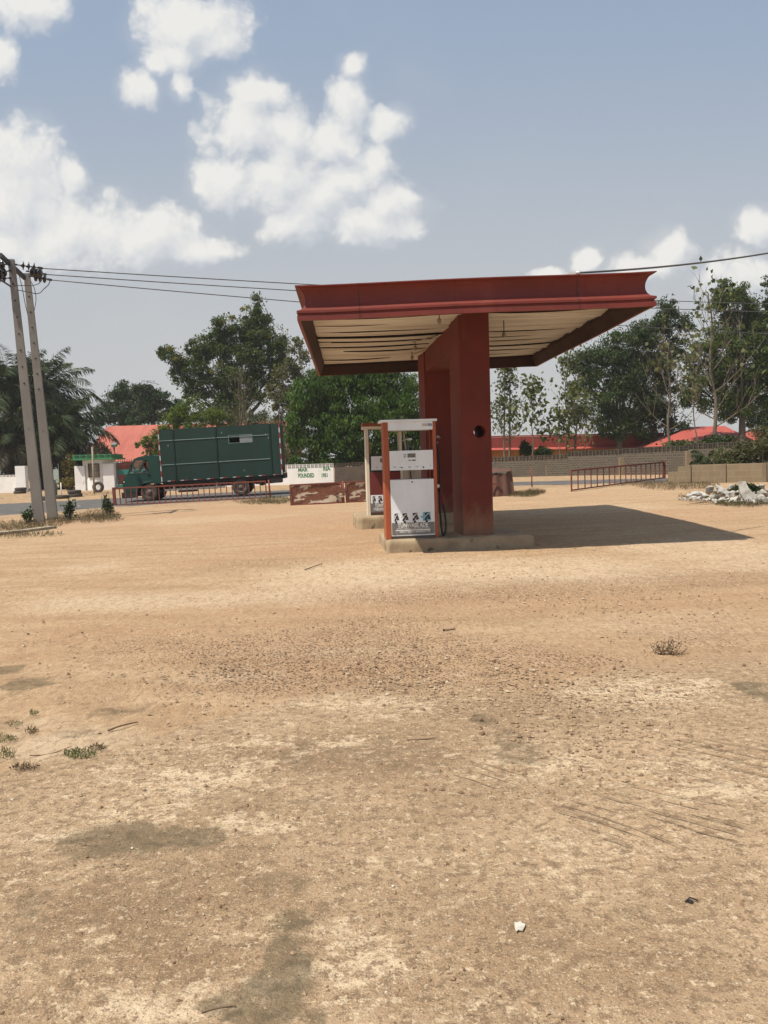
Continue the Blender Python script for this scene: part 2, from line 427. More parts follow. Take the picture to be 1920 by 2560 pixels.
for nm, arr in (('slab', slab), ('blotch', blotch), ('pale', pale), ('orange', orange), ('gravel', gravel), ('brown', brown), ('cream', cream), ('scratch', scr), ('verge', verge)):
    at_ = me.attributes.new(nm, 'FLOAT', 'POINT'); at_.data.foreach_set('value', np.ascontiguousarray(arr, np.float32).ravel())

m, nt = new_mat('dry earth and old concrete')
P = nt.n('ShaderNodeNewGeometry').outputs['Position']
def A(nm): return nt.n('ShaderNodeAttribute', attribute_name=nm).outputs['Fac']
n_big = nt.noise(P, .55, 5, .6)
n_mid = nt.noise(P, 2.6, 6, .62)
n_str = nt.noise(nt.v('MULTIPLY', P, (.45, 2.2, 1)), 1.3, 6, .62)
n_fin = nt.noise(P, 17, 6, .68)
n_gr = nt.noise(P, 75, 4, .7)
n_sp = nt.noise(P, 190, 3, .7)
vor = nt.n('ShaderNodeTexVoronoi', {'Vector': P, 'Scale': 34.0, 'Randomness': 1.0})
vor2 = nt.n('ShaderNodeTexVoronoi', {'Vector': P, 'Scale': 85.0, 'Randomness': 1.0})
# soil
n_mr = nt.noise(nt.v('MULTIPLY', P, (1, .28, 1)), 16, 6, .72)
n_mr2 = nt.noise(nt.v('MULTIPLY', P, (1, .25, 1)), 38, 4, .7)
soil = nt.mix(nt.ss(n_str, .34, .66), (0.371, 0.241, 0.137), (0.463, 0.323, 0.195))
soil = nt.mix(nt.m('MULTIPLY', A('orange'), nt.ss(n_mid, .2, .75, .35, 1)), soil, (0.400, 0.249, 0.144))
soil = nt.mix(nt.m('MULTIPLY', A('pale'), nt.ss(n_mid, .15, .7, .45, 1)), soil, (0.556, 0.430, 0.292))
soil = nt.mix(nt.ss(n_mr, .50, .64, 0, .48), soil, (0.265, 0.170, 0.100))
soil = nt.mix(nt.ss(n_mr2, .56, .64, 0, .45), soil, (0.209, 0.131, 0.075))
soil = nt.mix(nt.ss(nt.noise(nt.v('MULTIPLY', P, (1, .3, 1)), 27, 5, .7), .57, .64, 0, .50), soil, (0.580, 0.445, 0.292))
soil = nt.mix(nt.m('MULTIPLY', nt.ss(n_fin, .47, .62), .45), soil, (0.246, 0.158, 0.090))
soil = nt.mix(nt.m('MULTIPLY', nt.ss(n_gr, .55, .66), .45), soil, (0.580, 0.430, 0.280))
grav_on = nt.m('MULTIPLY', A('gravel'), nt.ss(n_mid, .22, .48))
peb = nt.mix(nt.n('ShaderNodeSeparateColor', {0: vor.outputs['Color']}).outputs[0], (0.185, 0.098, 0.055), (0.519, 0.358, 0.225))
soil = nt.mix(nt.m('MULTIPLY', grav_on, nt.ss(vor.outputs['Distance'], .55, .28, .15, .85)), soil, peb)
# old concrete apron: dusty, scoured, speckled
con = nt.mix(nt.ss(n_big, .36, .66), (0.458, 0.322, 0.198), (0.373, 0.256, 0.154))
con = nt.mix(nt.m('MULTIPLY', A('brown'), nt.ss(n_mid, .22, .55, .45, 1)), con, (0.255, 0.164, 0.092))
con = nt.mix(nt.ss(n_mid, .50, .68, 0, .60), con, (0.289, 0.191, 0.111))
streak = nt.noise(nt.v('MULTIPLY', P, (1, 1.35, 1)), 3.6, 9, .76)
con = nt.mix(nt.ss(nt.m('ADD', streak, nt.m('MULTIPLY', A('cream'), .14)), .56, .66, 0, .85), con, (0.615, 0.473, 0.311))
con = nt.mix(nt.ss(nt.noise(P, 8.5, 9, .76), .52, .60, 0, .60), con, (0.255, 0.172, 0.104))
con = nt.mix(nt.ss(n_fin, .50, .58, 0, .62), con, (0.209, 0.138, 0.082))
con = nt.mix(nt.ss(nt.m('ADD', nt.noise(P, 21, 8, .78), nt.m('MULTIPLY', A('cream'), .05)), .55, .61, 0, .72), con, (0.656, 0.512, 0.341))
con = nt.mix(nt.ss(nt.noise(P, 46, 5, .75), .56, .62, 0, .72), con, (0.153, 0.099, 0.059))
con = nt.mix(nt.ss(n_gr, .56, .63, 0, .60), con, (0.169, 0.113, 0.068))
con = nt.mix(nt.ss(nt.noise(P, 110, 3, .7), .58, .66, 0, .60), con, (0.700, 0.570, 0.399))
col = nt.mix(A('slab'), soil, con)
# grooves left by a stiff broom
rot = nt.n('ShaderNodeMapping', {'Vector': nt.v('ADD', P, nt.v('MULTIPLY', nt.noise(P, 1.1, 2, col=True), (.22, .22, 0))), 'Rotation': (0, 0, math.radians(43))}).outputs[0]
rot = nt.v('MULTIPLY', rot, (1.3, 17, 1))
gro = nt.ss(nt.noise(rot, 1.0, 3, .5), .53, .60)
gro = nt.m('MULTIPLY', gro, nt.m('MULTIPLY', nt.ss(A('scratch'), .1, .6), nt.ss(n_mid, .22, .42)))
col = nt.mix(nt.m('MULTIPLY', gro, .38), col, (.17, .112, .064))
st = nt.ss(nt.m('ADD', A('blotch'), nt.m('MULTIPLY', nt.m('SUBTRACT', nt.noise(P, 9, 9, .78), .5), nt.m('MULTIPLY', nt.ss(A('blotch'), .02, .2), 1.7))), .16, .62)
col = nt.mix(nt.m('MULTIPLY', st, nt.ss(n_fin, .3, .66, .92, .60)), col, nt.mix(nt.ss(n_fin, .4, .65), (.120, .092, .055), (.185, .140, .082)))
col = nt.mix(nt.m('MULTIPLY', A('verge'), nt.ss(n_mid, .42, .62, 0, .55)), col, (.20, .150, .085))
hgt = nt.m('ADD', nt.m('MULTIPLY', n_fin, .55), nt.m('ADD', nt.m('MULTIPLY', n_gr, .30), nt.m('MULTIPLY', n_sp, .10)))
hgt = nt.m('SUBTRACT', hgt, nt.m('MULTIPLY', gro, .5))
hgt = nt.m('ADD', hgt, nt.m('MULTIPLY', grav_on, nt.ss(vor.outputs['Distance'], .5, .1, 0, .9)))
finish(nt, col, .95, 0, hgt, .85, .04, .12)
ground = bpy.data.objects.new('ground', me); me.materials.append(m); link(ground); tag(ground, kind='structure')
SOIL_MAT = m

# the road beyond the forecourt
asph = pm('worn asphalt', (.085, .080, .076), (.125, .115, .105), 1.2, rough=.9, bump=.3, bscale=60, c3=(.19, .155, .115), s3=2.2, t3=.60)
mb = MB(); N = 120
for i in range(N + 1):
    x = -38 + 76 * i / N
    y0 = np.interp(x, road_near[:, 0], road_near[:, 1]) + (vnoise(np.array(x * 1.3), np.array(.5), 2) - .5) * .7
    y1 = np.interp(x, road_far[:, 0], road_far[:, 1]) + (vnoise(np.array(x * 1.1), np.array(3.5), 4) - .5) * .7
    for k in range(7):
        y = y0 + (y1 - y0) * k / 6
        mb.v.append(Vector((x, y, gz(x, y) + (.035 if 0 < k < 6 else -.03))))
for i in range(N):
    for k in range(6):
        a = i * 7 + k; mb.f.append([a, a + 7, a + 8, a + 1]); mb.mi.append(0); mb.sm.append(True)
tag(mb.build('road', asph), kind='structure')

# low concrete kerb at the left edge of the forecourt
kerbm = pm('pale kerb concrete', (.40, .34, .25), (.30, .25, .18), 3, bump=.4, bscale=18, rough=.9)
mb = MB(); pts = [gp(-160, 1352), gp(0, 1336), gp(60, 1330), gp(130, 1321)]
for a, b in zip(pts[:-1], pts[1:]): mb.bar(a + Vector((0, 0, .02)), b + Vector((0, 0, .02)), .30, .10)
tag(mb.build('kerb', kerbm, bevel=.02), kind='structure')

def jitter_stone(r, flat=.65, rnd=random):
    """irregular stone around the origin as (verts, faces)"""
    bm = bmesh.new(); bmesh.ops.create_icosphere(bm, subdivisions=1, radius=1)
    s = (rnd.uniform(.75, 1.3), rnd.uniform(.7, 1.1), rnd.uniform(.8, 1.1) * flat)
    for v in bm.verts:
        k = rnd.uniform(.72, 1.15); v.co = Vector((v.co.x * s[0], v.co.y * s[1], v.co.z * s[2])) * (r * k)
    vs = [v.co.copy() for v in bm.verts]; fs = [[v.index for v in f.verts] for f in bm.faces]; bm.free(); return vs, fs

# loose gravel and grit, far too much to count
def scatter_gravel(n, rects, smin, smax, name, mat):
    oct_ = np.array([(1, 0, 0), (0, 1, 0), (-1, 0, 0), (0, -1, 0), (0, 0, 1), (0, 0, -.4)], float)
    F6 = np.array([(0, 1, 4), (1, 2, 4), (2, 3, 4), (3, 0, 4), (1, 0, 5), (2, 1, 5), (3, 2, 5), (0, 3, 5)])
    out = []
    for (cx, cy, rx, ry, share, k) in rects:
        m = int(n * share); P_ = gpv(cx + rx * np.clip(rng.normal(size=m) * .55, -1.3, 1.3), np.minimum(2590, cy + ry * np.clip(rng.normal(size=m) * .55, -1.3, 1.3)))
        P_ = P_[rng.random(m) < .2 + 1.3 * fbm(P_[:, 0] * 1.5, P_[:, 1] * 1.5, 31, 3) ** 1.5]; m = len(P_)
        sz = smin + (smax - smin) * rng.random(m) ** 4 * k
        th = rng.uniform(0, 6.28, m); c_, s_ = np.cos(th), np.sin(th)
        q = oct_[None] * rng.uniform(.7, 1.25, (m, 6, 1)) * np.array([1, .8, .6]) * sz[:, None, None]
        q = np.stack([q[..., 0] * c_[:, None] - q[..., 1] * s_[:, None], q[..., 0] * s_[:, None] + q[..., 1] * c_[:, None], q[..., 2] + sz[:, None] * .12], -1) + P_[:, None]
        out.append(q[:, F6].reshape(-1, 3))
    return quads(name, np.concatenate(out), mat, k=3)
gm, gnt = new_mat('loose gravel')
ge = gnt.n('ShaderNodeNewGeometry')
rp = gnt.n('ShaderNodeValToRGB', {0: gnt.n('ShaderNodeTexWhiteNoise', {'Vector': gnt.v('SNAP', ge.outputs['Position'], (.05, .05, 5))}, noise_dimensions='3D').outputs[0]})
e = rp.color_ramp.elements
for i, (p_, c_) in enumerate([(0, (.13, .075, .042)), (.3, (.24, .14, .08)), (.62, (.33, .22, .13)), (.86, (.30, .20, .12)), (1, (.55, .46, .34))]):
    if i > 1: e.new(p_)
    e[min(i, len(e) - 1)].position = p_
for el, c_ in zip(e, [(.17, .104, .060), (.25, .160, .094), (.34, .23, .140), (.31, .21, .125), (.48, .39, .27)]): el.color = (*c_, 1)
finish(gnt, rp.outputs[0], .9)
gv = scatter_gravel(17000, [(850, 1640, 520, 110, .22, .8), (700, 1690, 300, 70, .07, .8), (1250, 1690, 420, 90, .16, 1.0), (1450, 1500, 620, 80, .16, 1.0), (960, 1380, 1000, 90, .10, 1.2), (450, 1600, 500, 100, .06, 1.0),
                           (1450, 1800, 500, 140, .08, .9), (960, 1900, 960, 160, .07, .7), (960, 2250, 960, 300, .07, .5)], .005, .023, 'gravel', gm)
tag(gv, kind='stuff')
# ------------------------------------------------------------------ filling station: islands, canopy, pumps
def redpaint(name, c1, c2, rough, splash):
    m, nt = new_mat(name); co = coords(nt)
    col = nt.mix(nt.ss(nt.noise(co, 1.1, 6, .62), .36, .66), c1, c2)
    runs = nt.noise(nt.v('MULTIPLY', co, (1, 1, .10)), 11, 5, .65)
    col = nt.mix(nt.ss(runs, .55, .72, 0, .50), col, tuple(x * .55 for x in c1))
    col = nt.mix(nt.ss(nt.noise(nt.v('MULTIPLY', co, (1, 1, .4)), 3.0, 8, .7), .58, .72, 0, .22), col, (.24, .085, .058))
    col = nt.mix(nt.ss(nt.noise(co, 26, 6, .72), .62, .68, 0, .5), col, (.10, .034, .022))
    if splash:
        z = nt.n('ShaderNodeSeparateXYZ', {0: co}).outputs[2]
        dirt = nt.ss(nt.m('ADD', z, nt.m('MULTIPLY', nt.m('SUBTRACT', nt.noise(nt.v('MULTIPLY', co, (1, 1, .5)), 7, 6, .7), .5), .9)), .95, .25, 0, .55)
        col = nt.mix(dirt, col, (.30, .19, .115))
    finish(nt, col, rough, 0, nt.noise(co, 34, 5, .6), .12, .01, .3)
    return m
red = redpaint('faded red paint', (.185, .034, .0235), (.148, .029, .0205), .6, False)
red_p = redpaint('dusty red render', (.158, .0290, .0200), (.122, .0250, .0175), .8, True)
brown_lin = pm('brown lining sheet', (.060, .030, .024), (.042, .022, .018), 2, rough=.8)
conc = pm('rough island concrete', (.36, .275, .175), (.25, .185, .115), 3.0, rough=.95, bump=.8, bscale=14, c3=(.12, .09, .06), s3=4.5, t3=.60)
ST_YAW = math.radians(4.7)
def sp_frame(a, b, z=0.0):
    """point of the station frame: a to the right, b away, from the front pillar's front-left foot"""
    c, s = math.cos(ST_YAW), math.sin(ST_YAW)
    return Vector((1.34 + a * c - b * s, 14.0 + a * s + b * c, z))

def island(label, front_left, width, depth, h, rx, mat):
    c, s = math.cos(ST_YAW), math.sin(ST_YAW)
    o = thing('pump_island', label, 'concrete island', front_left, ST_YAW, 'concrete islands under the canopy')
    bm = bmesh.new()
    nx, ny, nz = 30, 16, 4
    rr = random.Random(int(width * 100))
    def top(i, j):
        x = width * i / nx; y = depth * j / ny
        return x, y
    outline = []
    R = rx
    for k in range(9):
        t = math.pi + math.pi / 2 * k / 8; outline.append((R + R * math.cos(t), R + R * math.sin(t)))
    for k in range(1, 22): outline.append((R + (width - 2 * R) * k / 22, 0))
    for k in range(9):
        t = -math.pi / 2 + math.pi / 2 * k / 8; outline.append((width - R + R * math.cos(t), R + R * math.sin(t)))
    for k in range(1, 10): outline.append((width, R + (depth - 2 * R) * k / 10))
    for k in range(9):
        t = math.pi / 2 * k / 8; outline.append((width - R + R * math.cos(t), depth - R + R * math.sin(t)))
    for k in range(1, 22): outline.append((width - R - (width - 2 * R) * k / 22, depth))
    for k in range(9):
        t = math.pi / 2 + math.pi / 2 * k / 8; outline.append((R + R * math.cos(t), depth - R + R * math.sin(t)))
    for k in range(1, 10): outline.append((0, depth - R - (depth - 2 * R) * k / 10))
    n = len(outline); rings = []
    cx, cy = width / 2, depth / 2
    wx = front_left[0]; wy = front_left[1]
    for zi, (z, inset) in enumerate([(-.12, -.015), (.02, -.012), (h * .35, 0), (h * .7, .004), (h - .035, .012), (h - .008, .03), (h, .06), (h + .004, .20)]):
        ring = []
        for (x, y) in outline:
            dx, dy = x - cx, y - cy; L = math.hypot(dx, dy)
            j = rr.uniform(-.012, .012) if zi not in (0, 7) else 0
            if zi in (4, 5) and rr.random() < .12: j += .025
            ring.append(bm.verts.new((x - dx / L * (inset + j), y - dy / L * (inset + j), z + (rr.uniform(-.008, .004) if 1 < zi < 7 else 0))))
        rings.append(ring)
    for a, b in zip(rings[:-1], rings[1:]):
        for i in range(n): bm.faces.new((a[i], a[(i + 1) % n], b[(i + 1) % n], b[i]))
    bm.faces.new(rings[-1])
    for f in bm.faces: f.smooth = True
    me = bpy.data.meshes.new('slab'); bm.to_mesh(me); bm.free(); me.materials.append(mat)
    ob = bpy.data.objects.new('slab', me); link(ob, o)
    return o
ISL_H = .30
i1 = sp_frame(-1.34, -.28); i1.z = gz(i1.x, i1.y) - .0
ISL1_Z = .285
island('chipped concrete island carrying the nearer white pump and front red pillar', (i1.x, i1.y, -.02), 2.50, 1.62, ISL1_Z + .02, .06, conc)
i2 = sp_frame(-1.62, 4.10)
ISL2_Z = .40
island('rounded concrete island carrying the rear pump and back red pillar', (i2.x, i2.y, .10), 2.50, 1.62, ISL2_Z - .10, .16, conc)

# --- canopy
can = thing('station_canopy', 'red fuel station canopy on two thick red pillars with cream corrugated ceiling', 'canopy', (1.33, 16.27, 0), math.radians(2.2))
CW, CD = 2.66, 3.94
TILT = math.radians(-.95)
TX = Matrix.Translation((0, 0, 3.725)) @ Matrix.Rotation(TILT, 4, 'Y')
prof = [(-.05, 0), (0, 0), (0, .065), (-.022, .072), (-.022, .098), (.004, .108), (.004, .140)]
for k in range(1, 17):
    t = k / 16; z = .145 + .345 * t
    prof.append((.004 - .135 * math.sqrt(max(0, 1 - (2 * t - 1) ** 2)) * (1 - .10 * t) + .006 * t, z))
prof += [(.010, .505), (-.05, .508), (-.17, .47)]
def side(a, b, nrm):
    """one fascia between corner signs a and b"""
    mb = MB(); mb.X = TX; nseg = 14; rows = []
    for i in range(nseg + 1):
        t = i / nseg
        row = []
        for o_, z in prof:
            p = []
            for ax in (0, 1):
                ext = (CW, CD)[ax] + o_
                p.append(a[ax] * ext * (1 - t) + b[ax] * ext * t)
            sag = .012 * math.sin(t * math.pi * 2.3 + a[0] + b[1]) * (1 if 0 < i < nseg else 0)
            row.append((p[0], p[1], z + sag * .6))
        rows += row
    n = len(prof)
    fs = [(i * n + k, (i + 1) * n + k, (i + 1) * n + k + 1, i * n + k + 1) for i in range(nseg) for k in range(n - 1)]
    mb.add(rows, fs)
    return mb
cs = [(-1, -1), (1, -1), (1, 1), (-1, 1)]
for k in range(4):
    side(cs[k], cs[(k + 1) % 4], None).build('fascia', red, can)
# joints in the front fascia
for x in (-.33, 1.5, -1.75):
    mb = MB(); mb.X = TX
    vs = []
    for o_, z in prof[1:-2]: vs += [(x, -CD - o_ - .004, z), (x + .012, -CD - o_ - .004, z)]
    mb.add(vs, [(i * 2, i * 2 + 1, i * 2 + 3, i * 2 + 2) for i in range(len(vs) // 2 - 1)]); mb.build('fascia_joint', brown_lin if x != -.33 else red_p, can)
# inner brown lining
mb = MB(); mb.X = TX
for k in range(4):
    a, b = cs[k], cs[(k + 1) % 4]
    for d0, d1, za, zb in ((.045, .150, .003, .20), (.150, .160, .20, .40)):
        vs = [(q[0] * (CW - d), q[1] * (CD - d), z) for q, d, z in ((a, d0, za), (b, d0, za), (b, d1, zb), (a, d1, zb))]
        vs += [(q[0] * (CW - d - .008), q[1] * (CD - d - .008), z) for q, d, z in ((a, d0, za), (b, d0, za), (b, d1, zb), (a, d1, zb))]
        mb.add(vs, [(0, 1, 2, 3), (7, 6, 5, 4), (0, 4, 5, 1)])
mb.build('lining', brown_lin, can)
# corrugated ceiling: separate sheets laid side by side, ribs along x
ceil, nt = new_mat('cream stained sheet'); co = coords(nt)
n1 = nt.noise(nt.v('MULTIPLY', co, (.22, 3.2, 1)), 2.2, 6, .65); n2 = nt.noise(nt.v('MULTIPLY', co, (.5, 1.6, 1)), 1.2, 6, .6)
col = nt.mix(nt.ss(n1, .40, .66), (.66, .635, .585), (.48, .43, .355)); col = nt.mix(nt.ss(n2, .55, .75, 0, .55), col, (.72, .70, .65))
finish(nt, col, .7, 0, nt.noise(co, 30, 4), .05, .01)
sheets = []
y = -CD + .17; ns = 11; wsh = (2 * CD - .34) / ns
rr = random.Random(8)
mb = MB(); mb.X = TX
for half in (0, 1):
    x0, x1 = ((-CW + .165, -.02), (-.02, CW - .165))[half]
    for k in range(ns):
        ya = y + k * wsh + .012; yb = y + (k + 1) * wsh - .012 - (.05 if rr.random() < .6 else .01)
        per = .088 if half == 0 else .125; amp = .010 if half == 0 else .030
        nst = 56; nl = 9; vs = []
        sag = [rr.uniform(-.05, .012), rr.uniform(-.03, .02), rr.uniform(-.10, .05)]
        for i in range(nl):
            tx = i / (nl - 1); xx = x0 + (x1 - x0) * tx
            for j in range(nst + 1):
                yy_ = ya + (yb - ya) * j / nst
                ph = ((yy_ + 10) / per) % 1.0
                rib = amp * max(0, min(1, 6 * (.3 - abs(ph - .5))))
                edge = (j / nst - .5) * 2
                z = .275 + .012 * half + rib - .5 * amp + (sag[0] * math.sin(math.pi * tx) + sag[1] * tx) * .6 + sag[2] * .35 * edge
                vs.append((xx, yy_, z))
        fs = [(i * (nst + 1) + j, (i + 1) * (nst + 1) + j, (i + 1) * (nst + 1) + j + 1, i * (nst + 1) + j + 1) for i in range(nl - 1) for j in range(nst)]
        mb.add(vs, fs, 0, False)
mb.build('ceiling', ceil, can)
lap_shadow_m = pm('lap shadow', (.030, .020, .015), None, 3, rough=.9)
for k in range(1, ns):   # dark strips stand in for the shadow in open laps between sheets
    for half in (0, 1):
        if half == 1 and rr.random() < .5: continue
        x0, x1 = ((-CW + .17, -.25), (.25, CW - .17))[half]
        if rr.random() < .35: x0 += rr.uniform(.1, .8)
        if rr.random() < .35: x1 -= rr.uniform(.1, .8)
        hh = rr.uniform(.004, .015); mb = MB(); mb.X = TX; n = 16; vs = []; c0 = rr.uniform(.3, .8)
        for i in range(n + 1):
            t = i / n; yb = y + k * wsh; z = .262 - .02 * math.sin(math.pi * t); e = hh * max(.08, math.sin(math.pi * min(1, t / c0 * .5 if t < c0 else .5 + (t - c0) / (1 - c0) * .5)))
            vs += [(x0 + (x1 - x0) * t, yb, z + .02), (x0 + (x1 - x0) * t, yb, z - e), (x0 + (x1 - x0) * t, yb + .006, z - e), (x0 + (x1 - x0) * t, yb + .006, z + .02)]
        mb.add(vs, [(i * 4 + q, i * 4 + 4 + q, i * 4 + 4 + (q + 1) % 4, i * 4 + (q + 1) % 4) for i in range(n) for q in range(3)]); mb.build('lap_shadow_strip', lap_shadow_m, can)
mb = MB(); mb.X = TX; mb.b2((-CW + .165, -CD + .165, .405), (CW - .165, CD - .165, .43))
mb.build('roof_deck', pm('roof sheet', (.22, .20, .18), None, 3), can)
# pillars: slabs seen end on, with a round hole through the front one
canM = Matrix.Translation((1.33, 16.27, 0)) @ Matrix.Rotation(math.radians(2.2), 4, 'Z'); canI = canM.inverted()
def world_to_can(mb): mb.X = canI
PW, PD = .515, 1.0
hole = at(1184, 1079, 14.03)
def pillar_mb(b0, z0, z1, hole_z=None, hr=.105, PW=PW):
    mb = MB(); mb.X = canI
    def P(a, b, z): return sp_frame(a, b0 + b, z)
    def prism(za, zb):
        vs = [P(a, b, z) for z in (za, zb) for a, b in ((0, 0), (PW, 0), (PW, PD), (0, PD))]
        mb.add(vs, [(0, 1, 5, 4), (1, 2, 6, 5), (2, 3, 7, 6), (3, 0, 4, 7), (0, 3, 2, 1), (4, 5, 6, 7)])
    if hole_z is None: prism(z0, z1); return mb
    ha = PW * .62; za, zb = hole_z - .22, hole_z + .22; n = 40
    def ringpt(k):
        t = 2 * math.pi * k / n; return ha + hr * math.cos(t), hole_z + hr * math.sin(t)
    def rectpt(k):
        t = 2 * math.pi * k / n; dx, dz = math.cos(t), math.sin(t)
        ss = []
        if dx > 1e-9: ss.append((PW - ha) / dx)
        if dx < -1e-9: ss.append(-ha / dx)
        if dz > 1e-9: ss.append(.22 / dz)
        if dz < -1e-9: ss.append(-.22 / dz)
        q = min(ss); return ha + dx * q, hole_z + dz * q
    # walls below and above the holed band share its corner lines
    for (q0, q1) in ((z0, za), (zb, z1)):
        vs = [P(a, b, z) for z in (q0, q1) for a, b in ((0, 0), (PW, 0), (PW, PD), (0, PD))]
        mb.add(vs, [(0, 1, 5, 4), (1, 2, 6, 5), (2, 3, 7, 6), (3, 0, 4, 7)])
    vs = [P(a, b, z) for z in (za, zb) for a, b in ((0, 0), (PW, 0), (PW, PD), (0, PD))]
    mb.add(vs, [(1, 2, 6, 5), (3, 0, 4, 7)])
    for b in (0, PD):
        vi = [P(ringpt(k)[0], b, ringpt(k)[1]) for k in range(n)]; vo = [P(rectpt(k)[0], b, rectpt(k)[1]) for k in range(n)]
        mb.add(vi + vo, [(k, (k + 1) % n, n + (k + 1) % n, n + k) for k in range(n)])
        for ca, cz in ((0, za), (PW, za), (PW, zb), (0, zb)):
            # corner triangles left by the ray-to-rectangle map
            best = sorted(range(n), key=lambda k: abs(rectpt(k)[0] - ca) + abs(rectpt(k)[1] - cz))
            k0 = best[0]
            for k1 in ((k0 - 1) % n, (k0 + 1) % n):
                r0, r1 = rectpt(k0), rectpt(k1)
                if (abs(r0[0] - r1[0]) > 1e-6) and (abs(r0[1] - r1[1]) > 1e-6):
                    mb.add([P(r0[0], b, r0[1]), P(ca, b, cz), P(r1[0], b, r1[1])], [(0, 1, 2)])
    vi = [P(ringpt(k)[0], b, ringpt(k)[1]) for b in (0, PD) for k in range(n)]
    mb.add(vi, [(k, (k + 1) % n, n + (k + 1) % n, n + k) for k in range(n)], 0, True)
    mb.add([P(a, b, z1) for a, b in ((0, 0), (PW, 0), (PW, PD), (0, PD))], [(0, 1, 2, 3)])
    return mb
pillar_mb(0, ISL1_Z - .03, 4.05, hole.z).build('pillar', red_p, can)
pillar_mb(4.42, ISL2_Z - .03, 4.05, PW=.60).build('pillar', red_p, can)
# beam along the pillars, tapering towards the fascia
mb = MB(); mb.X = canI
def Pb(a, b, z): return sp_frame(a, b, z)
ba, bb = .03, PW - .03
secs = [(.02, 3.62), (.3, 3.60), (PD, 3.52), (4.42, 3.52), (4.42 + PD * .7, 3.60), (4.42 + PD - .02, 3.62)]
vs = []
for b, zb in secs: vs += [Pb(ba, b, zb), Pb(bb, b, zb), Pb(bb, b, 3.985), Pb(ba, b, 3.985)]
fs = [(i * 4 + k, (i + 1) * 4 + k, (i + 1) * 4 + (k + 1) % 4, i * 4 + (k + 1) % 4) for i in range(len(secs) - 1) for k in range(4)] + [(0, 1, 2, 3), (20, 23, 22, 21)]
mb.add(vs, fs); mb.build('beam', red_p, can)
# bulb holders hanging under the ceiling and their conduits
blk = pm('black plastic', (.025, .024, .023), None, 5, rough=.5)
dusty = pm('dusty fitting', (.30, .24, .17), None, 5)
for (px, py, Y, drop) in ((1260, 835, 14.6, .34), (1038, 868, 16.3, .10), (1030, 893, 17.6, .12), (1098, 800, 13.6, .12)):
    p = at(px, py, Y); q = canI @ p
    mb = MB(); mb.tube([q, q + Vector((0, 0, drop))], .008, 6, 0); mb.lathe([(.012, .03), (.03, .02), (.034, -.03), (.02, -.06), (0, -.065)], q, (0, 0, 1), 12, 1)
    mb.build('bulb_holder', [blk, dusty], can)
for pts in (((1030, 856, 16.3), (1095, 838, 15.9)), ((1030, 886, 17.6), (1062, 875, 17.2))):
    a, b = [canI @ at(*q) for q in pts]
    mb = MB(); mb.tube([a, b], .010, 6); mb.build('conduit', dusty, can)
# white clamp on the roof edge, and the drop cable going up to the right
whitep = pm('white plastic', (.72, .71, .68), (.60, .58, .55), 6, rough=.5)
cl0 = at(1434, 684, 12.62)
mb = MB(); mb.bar(Vector((-.10, 0, 0)), Vector((.10, .02, .012)), .035, .05); mb.lathe([(.02, -.03), (.03, 0), (.02, .03)], (.06, 0, .01), (1, 0, 0), 10)
cl = mb.build('cable_clamp', [whitep], None, loc=(cl0.x, cl0.y, cl0.z)); tag(cl, 'small white clamp lying on the front edge of the red canopy', 'cable clamp')
cablem = pm('grey cable', (.10, .10, .10), None, 4, rough=.6)
def cable(name, a, b, sag, r, label, cat, group=None, n=24):
    a, b = Vector(a), Vector(b); mb = MB()
    mb.tube([a.lerp(b, i / n) - Vector((0, 0, 4 * sag * (i / n) * (1 - i / n))) for i in range(n + 1)], r, 6)
    o = mb.build(name, cablem); return tag(o, label, cat, group)
cable('service_cable', cl0 + Vector((.10, .0, .01)), at(2150, 585, 17), .12, .016, 'thick grey cable rising from the canopy clamp to the right', 'cable')

# --- fuel pumps
orange = pm('orange red enamel', (.38, .095, .036), (.27, .068, .030), 3.5, stretch=(1, 1, .35), rough=.45, bump=.03, c3=(.30, .09, .05), s3=12, t3=.70)
whitee = pm('white enamel sheet', (.74, .775, .80), (.66, .68, .69), 2.4, rough=.45, bump=.03, stretch=(1, 1, .4), c3=(.42, .38, .33), s3=11, t3=.665)
creamp = pm('cream paint', (.66, .60, .48), (.55, .48, .36), 3, rough=.6)
greyl = pm('grey vinyl label', (.150, .146, .138), (.19, .185, .175), 2, rough=.5, bump=.02)
greyd = pm('dark grey plinth', (.14, .12, .10), None, 3, rough=.7)
dark = pm('charcoal sheet', (.035, .030, .028), None, 3, rough=.6)
lcd = pm('dead display glass', (.15, .13, .10), None, 3, rough=.2, spec=.6)
letter = pm('pale lettering', (.74, .72, .68), None, 8, rough=.6)
ink = pm('black ink', (.020, .021, .024), (.045, .046, .05), 9, rough=.5)
sky_i = pm('pale blue print', (.20, .42, .52), None, 8, rough=.5)
navy = pm('navy lettering', (.05, .06, .13), None, 5); orl = pm('orange lettering', (.50, .30, .20), None, 5)
greenl = pm('green lettering', (.045, .17, .06), (.07, .22, .09), 9, rough=.8)
maroon = pm('maroon sheet', (.155, .030, .026), (.13, .028, .024), 2, rough=.6)
brownc = pm('brown red cap', (.26, .075, .035), None, 3, rough=.6)
wood = pm('raw yellow wood', (.48, .33, .16), (.36, .24, .11), 4, stretch=(6, 6, .6), rough=.85)
wood_g = pm('weathered grey wood', (.36, .30, .22), (.24, .19, .13), 4, stretch=(6, 6, .6), rough=.9)
steel = pm('dull steel', (.30, .29, .27), None, 6, rough=.4, metal=.6)

